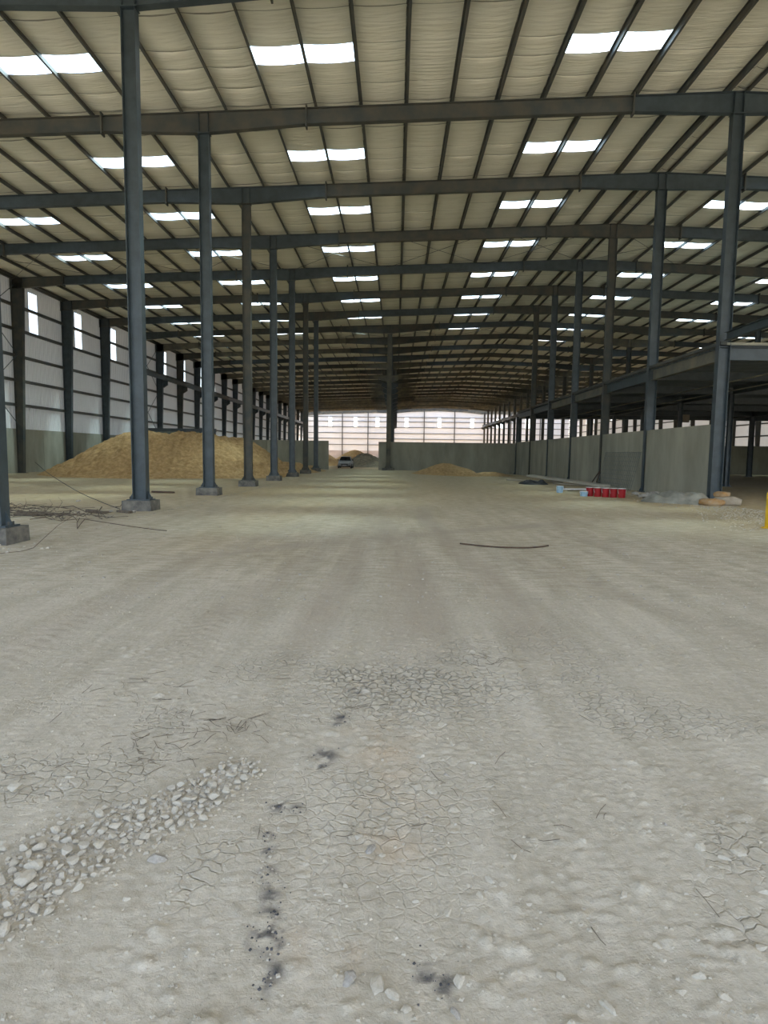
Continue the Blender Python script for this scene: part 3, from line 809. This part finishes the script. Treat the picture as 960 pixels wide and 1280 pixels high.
# ------------------------------------------------------------------ parked car
def car():
    t = thing('car', 'silver hatchback car parked in the gap between the partitions', 'car', (-6.42, 80, gz(-6.42, 80)))
    # body: sections front (-y) to rear (+y): (y, half width low, half width belt, z low, z belt)
    sec = [(-2.0, .62, .60, .30, .62), (-1.92, .78, .72, .22, .74), (-1.5, .84, .80, .2, .86), (-.8, .86, .84, .2, .96), (.2, .86, .84, .2, .98), (1.2, .86, .83, .2, 1.0), (1.75, .83, .78, .22, .98), (1.95, .76, .70, .3, .9)]
    mb = MB(); m = 8
    for y, a, b, z0, z1 in sec:
        mb.v += [(-a * .9, y, z0), (-a, y, z0 + .12), (-a * 1.02, y, (z0 + z1) / 2), (-b, y, z1), (b, y, z1), (a * 1.02, y, (z0 + z1) / 2), (a, y, z0 + .12), (a * .9, y, z0)]
    for i in range(len(sec) - 1):
        for j in range(m): mb.f.append((i * m + j, i * m + (j + 1) % m, (i + 1) * m + (j + 1) % m, (i + 1) * m + j))
    mb.f.append(tuple(range(m))); mb.f.append(tuple(reversed(range((len(sec) - 1) * m, len(sec) * m))))
    mb.build('body', 'car', t)
    cb = MB()
    ring = [(-.95, .80, .95), (-.25, .60, 1.47), (.4, .61, 1.50), (1.15, .58, 1.46), (1.72, .74, .98)]
    for y, b, z in ring: cb.v += [(-b, y, z), (b, y, z)]
    for i in range(4): cb.f.append((2 * i, 2 * i + 1, 2 * i + 3, 2 * i + 2))
    o = len(cb.v)
    cb.f.append((0, 2, 4, 6, 8)); cb.f.append((9, 7, 5, 3, 1))
    cb.build('cabin', 'car', t)
    def quad(nm, pts, mm, par=t): return MB().add(pts, [(0, 1, 2, 3)]).build(nm, mm, par)
    quad('windshield', [(-.72, -.915, 1.0), (.72, -.915, 1.0), (.56, -.30, 1.45), (-.56, -.30, 1.45)], 'carglass')
    quad('rear_window', [(.66, 1.66, 1.06), (-.66, 1.66, 1.06), (-.53, 1.22, 1.43), (.53, 1.22, 1.43)], 'carglass')
    for s in (-1, 1):
        quad('side_window', [(s * .80, -.7, 1.03), (s * .785, .35, 1.03), (s * .63, .33, 1.44), (s * .635, -.2, 1.42)], 'carglass')
        quad('side_window', [(s * .785, .42, 1.03), (s * .77, 1.4, 1.04), (s * .62, 1.1, 1.42), (s * .63, .42, 1.44)], 'carglass')
        mr = MB(); mr.hexa([(s * .84, -.72, .98), (s * 1.02, -.70, 1.0), (s * 1.02, -.6, 1.0), (s * .84, -.62, .98), (s * .84, -.72, 1.08), (s * 1.02, -.7, 1.13), (s * 1.02, -.6, 1.13), (s * .84, -.62, 1.08)])
        mr.build('side_mirror', 'black', t)
        MB().add([(s * .72, -1.945, .60), (s * .44, -1.99, .58), (s * .44, -1.97, .70), (s * .72, -1.90, .74)], [(0, 1, 2, 3)]).build('headlight', 'lamp', t)
        for yy in (-1.25, 1.3):
            prof = [(.10, -.10), (.24, -.10), (.31, -.08), (.31, .08), (.24, .10), (.10, .10)]
            wm = MB(); n = 18
            vs = []
            for k in range(n):
                an = 2 * math.pi * k / n
                for r, ax in prof: vs.append((s * .80 + ax, yy + r * math.cos(an), .31 + r * math.sin(an)))
            mm = len(prof)
            wm.add(vs, [(k * mm + j, ((k + 1) % n) * mm + j, ((k + 1) % n) * mm + j + 1, k * mm + j + 1) for k in range(n) for j in range(mm - 1)])
            wh = wm.build('wheel', 'tyre', t)
            MB().prism([(yy + .2 * math.cos(a * math.pi / 8), .31 + .2 * math.sin(a * math.pi / 8)) for a in range(16)], 'x', s * .80 - .09, s * .80 + .09).build('rim', 'chrome', wh)
    MB().box(-.42, .42, -2.03, -1.98, .42, .55).build('grille', 'black', t)
    MB().box(-.26, .26, -2.06, -2.03, .34, .44).build('number_plate', 'white', t)
    MB().box(-.74, .74, -2.0, -1.85, .2, .34).build('bumper', 'black', t)
car()

# ------------------------------------------------------------------ stones
def stone_mesh(seed, flat=.55, mm='stone'):
    r = random.Random(seed)
    import bmesh
    bm = bmesh.new(); bmesh.ops.create_icosphere(bm, subdivisions=2, radius=.5)
    planes = [(Vector((r.gauss(0, 1), r.gauss(0, 1), r.gauss(0, .7))).normalized(), r.uniform(.22, .40)) for _ in range(11)]
    for v in bm.verts:
        for nrm, d in planes:
            q = v.co.dot(nrm)
            if q > d: v.co -= nrm * (q - d)
        v.co.z *= flat
    me = bpy.data.meshes.new('stone'); bm.to_mesh(me); bm.free(); me.materials.append(M[mm])
    return me
SM = [stone_mesh(i, .45 + .05 * (i % 5)) for i in range(10)]
SG = [stone_mesh(50 + i, .5, 'stone_grey') for i in range(3)]
def stone(x, y, s, label, group, grey=False, sink=.30, name='stone', stretch=None):
    me = rnd.choice(SG if grey else SM)
    z = ground(x, y)
    o = inst(name, me, None, (x, y, z + s * .25 * (1 - sink * 1.6)), (rnd.uniform(-.2, .2), rnd.uniform(-.2, .2), rnd.uniform(0, 6.28)),
             (s * rnd.uniform(.85, 1.25), s * rnd.uniform(.7, .95), s * rnd.uniform(.75, 1.0)))
    return tag(o, label, 'stone', group)
# gravel patch in the left foreground: a band between these ground points
band = [(-1.30, 1.88, .10), (-1.34, 2.02, .17), (-1.32, 2.16, .20), (-1.24, 2.30, .20), (-1.12, 2.42, .16), (-.98, 2.52, .15), (-.88, 2.66, .14), (-.82, 2.80, .12), (-.74, 2.94, .08)]
placed = []
tries = 0
while len(placed) < 228 and tries < 20000:
    tries += 1
    i = rnd.randrange(len(band) - 1); u = rnd.random()
    bx = band[i][0] + (band[i + 1][0] - band[i][0]) * u; by = band[i][1] + (band[i + 1][1] - band[i][1]) * u; wd = band[i][2] + (band[i + 1][2] - band[i][2]) * u
    a = rnd.uniform(0, 6.28); r = wd * math.sqrt(rnd.random()) * 1.15
    x, y = bx + r * math.cos(a), by + r * math.sin(a) * 1.1
    s = rnd.choice([.04, .045, .055, .06, .07, .08]) * (1 - .3 * (r / wd) ** 2)
    if all((x - p[0]) ** 2 + (y - p[1]) ** 2 > ((s + p[2]) * .37) ** 2 for p in placed): placed.append((x, y, s))
for (x, y, s) in placed:
    part = 'left-edge end' if y < 2.15 else ('lower middle' if y < 2.4 else ('upper middle' if y < 2.65 else 'far tip'))
    stone(x, y, s, '%s pale limestone piece in the %s of the gravel patch' % ('bigger' if s > .056 else 'small', part), 'gravel patch stones', False, .12)
# loose stones picked out of the foreground
LOOSE = [(0.29, 3.47, 0.07), (0.33, 3.24, 0.05), (0.15, 3.09, 0.05), (0.27, 2.92, 0.04), (0.19, 2.77, 0.06), (0.48, 2.31, 0.05), (0.78, 2.41, 0.04), (0.32, 2.09, 0.04), (0.37, 2.17, 0.045),
         (0.415, 2.15, 0.04), (0.29, 2.14, 0.03), (0.21, 1.72, 0.05), (0.01, 1.67, 0.06), (0.19, 1.62, 0.05), (1.17, 2.54, 0.04), (1.31, 2.33, 0.06), (1.38, 2.36, 0.06), (1.25, 2.39, 0.07),
         (1.35, 2.15, 0.06), (1.2, 1.89, 0.06), (0.05, 1.87, 0.025), (1.12, 3.02, 0.035), (0.86, 2.72, 0.04), (0.66, 2.47, 0.04), (-1.03, 3.59, 0.075), (-0.08, 2.33, 0.06), (-0.13, 2.41, 0.045),
         (-0.03, 2.29, 0.04), (-0.03, 1.70, 0.085), (-0.12, 1.72, 0.07), (0.05, 1.62, 0.04), (-0.16, 2.12, 0.03), (-0.13, 1.82, 0.03), (-0.19, 2.55, 0.03), (0.86, 1.71, 0.045), (0.52, 1.76, 0.035),
         (0.35, 1.91, 0.03), (0.49, 2.06, 0.035), (0.84, 2.11, 0.04), (0.87, 1.89, 0.045), (0.69, 1.99, 0.04), (0.64, 2.21, 0.035), (0.94, 1.77, 0.045), (0.2, 2.01, 0.04), (0.09, 2.05, 0.03),
         (0.43, 2.72, 0.03), (0.63, 2.83, 0.03), (0.41, 3.05, 0.04), (0.92, 3.29, 0.04), (1.56, 3.74, 0.035), (-0.5, 2.65, 0.03), (-0.56, 2.52, 0.03), (-0.92, 2.03, 0.04), (-0.77, 2.02, 0.03),
         (-1.53, 2.81, 0.04), (-1.96, 3.0, 0.04), (0.89, 3.97, 0.04), (1.46, 4.32, 0.04), (1.86, 4.59, 0.04), (0.98, 1.69, 0.045), (0.63, 1.65, 0.045), (0.4, 1.77, 0.03), (0.14, 1.82, 0.03)]
for x, y, s in LOOSE:
    where = ('at the bottom edge' if y < 1.8 else 'low in the foreground' if y < 2.2 else 'in the middle foreground' if y < 2.8 else 'beyond the gravel patch') + (
        ', left of the charcoal line' if x < -.45 else ', near the picture centre' if x < .25 else ', right of centre' if x < .7 else ', towards the right edge')
    stone(x, y, s * 1.15, '%s loose stone set in ground %s' % ('large pale' if s >= .06 else 'pale' if s > .035 else 'tiny pale', where), 'loose foreground stones', rnd.random() < .12, .75)
stone(-1.72, 2.68, .085, 'lone whitish angular rock above the gravel patch at the left edge', None, False, .0, 'rock')
stone(-.90, 2.24, .075, 'flat grey stone just right of the gravel patch', None, True, .35, 'rock')
# countless small grit
def grit(name, label, n, pick, smin, smax, mm, seed, parent=None):
    r = random.Random(seed); V = []; F = []
    for _ in range(n):
        x, y = pick(r); s = r.uniform(smin, smax) * (r.random() * .7 + .3); z = ground(x, y); a = r.uniform(0, 6.28)
        ca, sa = math.cos(a), math.sin(a); o = len(V)
        for px, py, pz in ((-.5, -.35, -.1), (.45, -.4, -.1), (.5, .35, -.1), (-.4, .42, -.1), (-.28, -.18, .28), (.25, -.22, .33), (.22, .2, .25), (-.2, .22, .3)):
            px *= s * r.uniform(.8, 1.2); py *= s * r.uniform(.8, 1.2)
            V.append((x + px * ca - py * sa, y + px * sa + py * ca, z + pz * s))
        F += [(o + 4, o + 5, o + 6, o + 7), (o, o + 1, o + 5, o + 4), (o + 1, o + 2, o + 6, o + 5), (o + 2, o + 3, o + 7, o + 6), (o + 3, o, o + 4, o + 7)]
    me = bpy.data.meshes.new(name); me.from_pydata(V, [], F); me.materials.append(M[mm]); me.update()
    return tag(inst(name, me), label, 'grit', kind='stuff')
def pick_near(r):
    y = 1.45 + 5.5 * r.random() ** 1.7; return r.uniform(-.75, .75) * (y * .9 + .4), y
grit('ground_grit', 'fine pale stone chips scattered over the foreground ground', 4200, pick_near, .006, .022, 'chips', 3)
def pick_bed(r):
    i = r.randrange(len(band) - 1); u = r.random()
    bx = band[i][0] + (band[i + 1][0] - band[i][0]) * u; by = band[i][1] + (band[i + 1][1] - band[i][1]) * u; wd = band[i][2] + (band[i + 1][2] - band[i][2]) * u
    return bx + r.gauss(0, wd * .6), by + r.gauss(0, wd * .6)
grit('gravel_fines', 'small limestone chips filling the gravel patch at lower left', 1500, pick_bed, .015, .035, 'chips', 5)
def pick_coal(r):
    a, b, q = r.choice(COAL); return a + r.gauss(0, q * .4), b + r.gauss(0, q * .5)
grit('charcoal_crumbs', 'black charcoal crumbs strewn in a line up the foreground', 160, pick_coal, .005, .016, 'char', 6)
def pick_right(r):
    t = r.random(); y = 13.5 + 13 * t ** 1.2; return 11.0 - abs(r.gauss(0, 1.1)) - (1.5 if y < 18 else 0) * r.random(), y
grit('rubble_fringe', 'pale rubble fringe along the foot of the right partition', 2600, pick_right, .02, .07, 'chips', 8)
def pick_mid(r):
    y = 6.5 + 24 * r.random() ** 1.4; return max(-6.0, min(10.6, r.uniform(-.62, .62) * y * 1.05)), y
grit('floor_grit', 'small stones and clods scattered over the middle floor', 2200, pick_mid, .010, .045, 'stone_grey', 15)
def pick_left(r): return -6.9 + r.gauss(0, .55), 9.7 + r.gauss(0, .35)
grit('footing_rubble', 'small rubble around the nearest left column footing', 160, pick_left, .03, .11, 'chips', 9)

def straw():
    r = random.Random(12); V = MB()
    for _ in range(150):
        c = r.choice([(-1.15, 3.45, .35), (-1.3, 3.1, .4), (-.9, 3.4, .25), (.75, 4.6, .25), (-1.5, 3.9, .6), (.3, 3.9, 1.2), (.6, 2.6, .9)])
        x, y = c[0] + r.gauss(0, c[2] * .5), c[1] + r.gauss(0, c[2] * .35); L = r.uniform(.04, .16); a = r.uniform(0, 6.28)
        p = [(x + math.cos(a) * L * t, y + math.sin(a) * L * t + .012 * math.sin(t * 5 + a)) for t in (0, .5, 1)]
        V.tube([(u, v, ground(u, v) + .004) for u, v in p], .0014, 3)
    tag(V.build('straw_litter', 'bark'), 'thin dry straw stalks strewn over the foreground dust', 'straw', kind='stuff')
straw()
# ------------------------------------------------------------------ rods, hose, branches and debris
def rod(name, pts, r, mm, label, cat, group=None, n=6):
    p0 = Vector(pts[0]); 
    return tag(MB().tube([Vector(p) - p0 for p in pts], r, n).build(name, mm, None, tuple(p0)), label, cat, group)
def onground(pts, lift): return [(x, y, ground(x, y) + lift) for x, y in pts]
def arc(a, b, sag, n=12, dirv=(0, -1)):
    return [(a[0] + (b[0] - a[0]) * t + dirv[0] * sag * 4 * t * (1 - t), a[1] + (b[1] - a[1]) * t + dirv[1] * sag * 4 * t * (1 - t)) for t in [i / n for i in range(n + 1)]]
rod('curved_bar', onground(arc((1.16, 10.95), (2.66, 10.72), .40), .014), .014, 'rebar', 'thin dark curved bar lying alone on the open floor', 'bar')
rod('straight_bar', onground([(-9.1, 23.05), (-8.6, 22.9), (-8.16, 22.78)], .04), .035, 'rebar', 'short dark bar lying between the first two footings', 'bar')
rod('long_wire', onground(arc((-6.99, 13.77), (-4.5, 12.1), (.05)), .008), .008, 'rebar', 'long thin wire running out of the branch litter across the floor', 'wire')
pts = []
for i in range(19):
    t = i / 18; x = -18.4 + t * 11.1; y = 31.5 - t * 15.2
    pts.append((x, y, ground(x, y) + .02 + .9 * (1 - t) ** 2))
rod('slack_cable', pts, .011, 'black', 'slack dark cable sagging from the left wall to the footing', 'cable')
rod('bent_wire', [(-7.05, 13.7, .05), (-6.75, 13.0, .03), (-6.28, 12.1, .015), (-6.55, 12.8, .05), (-6.8, 13.45, .06)], .008, 'rebar', 'wire bent to a V at the end of the litter', 'wire')
rod('thin_wire', onground([(-7.4, 8.9), (-6.6, 8.9), (-5.9, 9.1), (-5.72, 9.35), (-5.75, 9.7)], .012) + [(-5.85, 10.6, .25), (-5.75, 11.2, .45)], .004, 'rebar', 'thin wire curling up from the floor by the nearest footing', 'wire')
rb = random.Random(21)
for i in range(62):
    cx = rb.uniform(-10.8, -6.6); cy = 14.6 + rb.gauss(0, .75) + (cx + 8.5) * -.35
    L = rb.uniform(.5, 1.9); an = rb.gauss(-.35, .55); ca, sa = math.cos(an), math.sin(an)
    pp = []
    for j in range(5):
        t = j / 4 - .5; x = cx + ca * L * t + rb.gauss(0, .03); y = cy + sa * L * t + rb.gauss(0, .03)
        pp.append((x, y, ground(x, y) + .02 + max(0, rb.gauss(.05, .05))))
    r0 = rb.uniform(.006, .017)
    rod('dry_branch', pp, [r0, r0 * .9, r0 * .75, r0 * .6, r0 * .4], 'bark', 'dry dark branch in the litter between the two nearest left footings', 'branch', 'dry branches by the footings', 5)
for i in range(3):
    x, y = -9.3 + rb.uniform(-.5, .5), 15.6 + rb.uniform(-.6, .6)
    rod('standing_twig', [(x, y, 0), (x + rb.gauss(.1, .1), y, .2), (x + rb.gauss(.1, .1), y, .3 + rb.random() * .2)], [.008, .006, .003], 'bark', 'thin twig standing up out of the branch litter', 'twig', 'standing twigs', 5)
def board(name, c, L, wd, th, rz, mm, label, tilt=0, lift=0, cat='board', group=None):
    o = MB().box(-L / 2, L / 2, -wd / 2, wd / 2, 0, th).build(name, mm, None, (c[0], c[1], ground(*c) + lift))
    o.rotation_euler = (0, tilt, rz); return tag(o, label, cat, group)
for i in range(6):
    board('wood_scrap', (-8.9 + i * .42 + rb.uniform(-.15, .15), 14.9 + rb.uniform(-.8, .6)), rb.uniform(.35, .8), .12, .05, rb.uniform(-.8, .5), 'bark', 'dark scrap of wood lying in the branch litter', cat='wood scrap', group='wood scraps', lift=.01)
for i, (x, y) in enumerate([(-7.8, 15.1), (-7.2, 15.6), (-6.6, 15.55), (-9.6, 18.6)]):
    stone(x, y, .16, 'dark lump of rubble around the second left footing', 'footing lumps', True, .2, 'rubble_lump')
# right side
board('long_board', (9.25, 34.5), 8.6, .55, .12, 1.78, 'stone', 'long pale board lying along the foot of the right partition', lift=.17, tilt=-.02)
board('short_board', (9.5, 33.0), 3.0, .30, .07, 2.1, 'wood', 'brown board under the long pale board by the partition', lift=.02)
board('white_board', (8.2, 28.3), 1.5, .16, .06, .15, 'white', 'narrow white board beside the red pails', lift=.05)
board('grey_board', (8.2, 37.0), 3.4, .4, .08, 2.5, 'wood', 'weathered board beyond the black sheeting heap', lift=.03)
def lump(name, c, sx, sy, sz, mm, label, cat, seed, folds=5.0, rz=0):
    n, m = 44, 30; vs = []
    for j in range(m + 1):
        for i in range(n + 1):
            u = i / n * 2 - 1; v = j / m * 2 - 1
            edge = max(0, 1 - (abs(u) ** 2.4 + abs(v) ** 2.4) ** (1 / 2.4))
            k = float(fbm(np.array([u * folds * .35 + seed]), np.array([v * folds * .3]), 2, seed)[0]); k2 = float(vnoise(np.array([u * folds * 3 + v * 4]), np.array([v * 2 + u]), seed)[0])
            wob = 1 + .14 * (float(vnoise(np.array([math.atan2(v, u) * 2.0 + 10]), np.array([seed * 1.0]), seed)[0]) - .5)
            x = u * sx * wob; y = v * sy * wob
            gx = c[0] + x * math.cos(rz) - y * math.sin(rz); gy = c[1] + x * math.sin(rz) + y * math.cos(rz)
            vs.append((x, y, ground(gx, gy) - .03 + sz * (min(1, edge * 2.6) ** .7) * (.25 + .85 * k + .17 * math.sin(u * folds * 1.6 + v * 2.5 + 5 * k) + .06 * k2)))
    fs = [(j * (n + 1) + i, j * (n + 1) + i + 1, (j + 1) * (n + 1) + i + 1, (j + 1) * (n + 1) + i) for j in range(m) for i in range(n)]
    keep = fs
    o = MB().add(vs, keep).build(name, mm, None, (c[0], c[1], 0), smooth=True); o.rotation_euler = (0, 0, rz)
    return tag(o, label, cat)
lump('crumpled_tarp', (9.75, 21.6), 1.25, .8, .42, 'tarp', 'crumpled grey tarpaulin heaped at the corner of the right partition', 'tarpaulin', 4, 6.0, -.5)
lump('black_sheeting', (7.6, 34.4), .8, 1.3, .28, 'black', 'flat heap of black sheeting left of the long board', 'sheeting', 8, 5.0)
def bag(c, sx, sy, sz, rz, mm, label, lift=0):
    import bmesh
    bm = bmesh.new(); bmesh.ops.create_icosphere(bm, subdivisions=3, radius=1)
    for v in bm.verts:
        p = v.co.copy(); k = float(vnoise(np.array([p.x * 2.2 + rz * 9]), np.array([p.y * 2.2 + p.z * 1.7]), 5)[0]) - .5
        q = Vector([math.copysign(abs(t) ** .7, t) for t in p]) * (1 + .22 * k)
        v.co = Vector((q.x * sx, q.y * sy, max(q.z, -.8) * sz))
    me = bpy.data.meshes.new('sandbag'); bm.to_mesh(me); bm.free(); me.materials.append(M[mm])
    me.polygons.foreach_set('use_smooth', [True] * len(me.polygons))
    o = inst('sandbag', me, None, (c[0], c[1], ground(*c) + sz * .78 + lift), (0, 0, rz)); return tag(o, label, 'bag')
bag((10.38, 20.55), .38, .26, .13, .1, 'bag', 'flat orange sack at the edge of the grey tarpaulin')
bag((10.98, 20.75), .42, .30, .17, -.15, 'bag_pale', 'pale bulging sack lying by the nearest partition column')
bag((10.85, 20.85), .26, .22, .10, .5, 'bag', 'small orange sack on top of the pale sack', .27)
# red pails in a row
def pail(x, y, label, mm='red', h=.36, r=.155, grp='red pails', z=None):
    t = thing('pail', label, 'pail', (x, y, ground(x, y)), grp)
    MB().lathe([(0, 0), (r * .84, 0), (r * .86, .01), (r * .97, h * .86), (r * 1.0, h * .87), (r * 1.0, h - .03), (r * .94, h - .03), (r * .82, .02), (0, .02)], 20).build('body', mm, t, smooth=False)
    MB().lathe([(r * .96, h - .014), (r * 1.04, h - .014), (r * 1.04, h), (r * .95, h)], 20).build('rim', 'white', t)
    MB().tube([(math.cos(a) * r * 1.03, -math.sin(a) * r * .55, h * .82 - math.sin(a) * h * .62) for a in [math.pi * i / 10 for i in range(11)]], .007, 5).build('handle', 'white', t)
    return t
for i in range(5):
    pail(7.70 + i * .245 * 1.0, 24.75 - i * .19, 'red plastic pail with a pale rim, %s of the row from the left' % ORD[i])
pail(7.0, 26.6, 'pale blue pail standing apart, left of the red pails', 'blue', .30, .15, 'blue pails'); pail(7.42, 24.6, 'pale blue low pail close beside the red pails', 'blue', .2, .16, 'blue pails')
rs = random.Random(33)
for i in range(16):
    x = 8.9 + rs.random() * 1.9; y = 22.9 + rs.random() * 2.6
    stone(x, y, rs.uniform(.22, .48), 'dark lump of concrete rubble between the pails and the tarpaulin', 'rubble lumps by the partition', True, -.1, 'rubble_lump')
for i in range(5):
    board('scrap_board', (9.7 + rs.random() * 1.2, 23.0 + rs.random() * 4), rs.uniform(.6, 1.4), .15, .04, rs.uniform(-.6, 2.4), 'wood', 'scrap board among the rubble by the partition', lift=.06, cat='board', group='scrap boards')
# leaning wire mesh against the partition
hb = thing('junction_box', 'tan junction box fixed under the mezzanine deck', 'box', (22.7, 50.0, 4.3))
MB().box(-.35, .35, -.15, .15, 0, .6).build('case', 'bag_pale', hb)
MB().box(-.3, .3, -.17, -.15, .05, .55).build('cover', 'bag_pale', hb)
MB().box(-.04, .04, -.04, .04, .6, 1.06).build('hanger', 'steel', hb)
mp = thing('wire_mesh_panel', 'wire mesh sheet leaning on the partition behind the red pails', 'wire mesh', (11.13, 0, 0))
mb = MB(); y0, y1, hh = 28.6, 33.3, 1.75
def lean(y, v): return (-.40 * (1 - v), y, gz(11, y) + .02 + v * hh)
n = 20
for i in range(n + 1):
    y = y0 + (y1 - y0) * i / n; mb.tube([lean(y, 0), lean(y, .5), lean(y, 1)], .009, 4)
for j in range(9):
    mb.tube([lean(y0, j / 8), lean(y1, j / 8)], .009, 4)
mb.build('wires', 'wire', mp)['kind'] = 'stuff'
# struts leaning at one column foot
for i, (dx, dy) in enumerate(((-.45, .0), (-.3, -.5))):
    rod('leaning_strut', [(11.0 + dx, FY(3) - .3 + dy, 0.0), (11.05, FY(3) - .25, .75)], .03, 'rebar', 'short dark strut leaning at the foot of a right column', 'strut', 'leaning struts')
# yellow post at the right edge
yp = thing('yellow_post', 'yellow painted steel guard post at the right edge', 'post', (8.42, 14.1, ground(8.42, 14.1)))
MB().lathe([(0, -.1), (.075, -.1), (.075, .78), (.06, .82), (0, .83)], 18).build('tube', 'yellow', yp, smooth=True)
MB().lathe([(.075, 0), (.14, 0), (.14, .02), (.075, .02)], 18).build('foot_ring', 'yellow', yp)
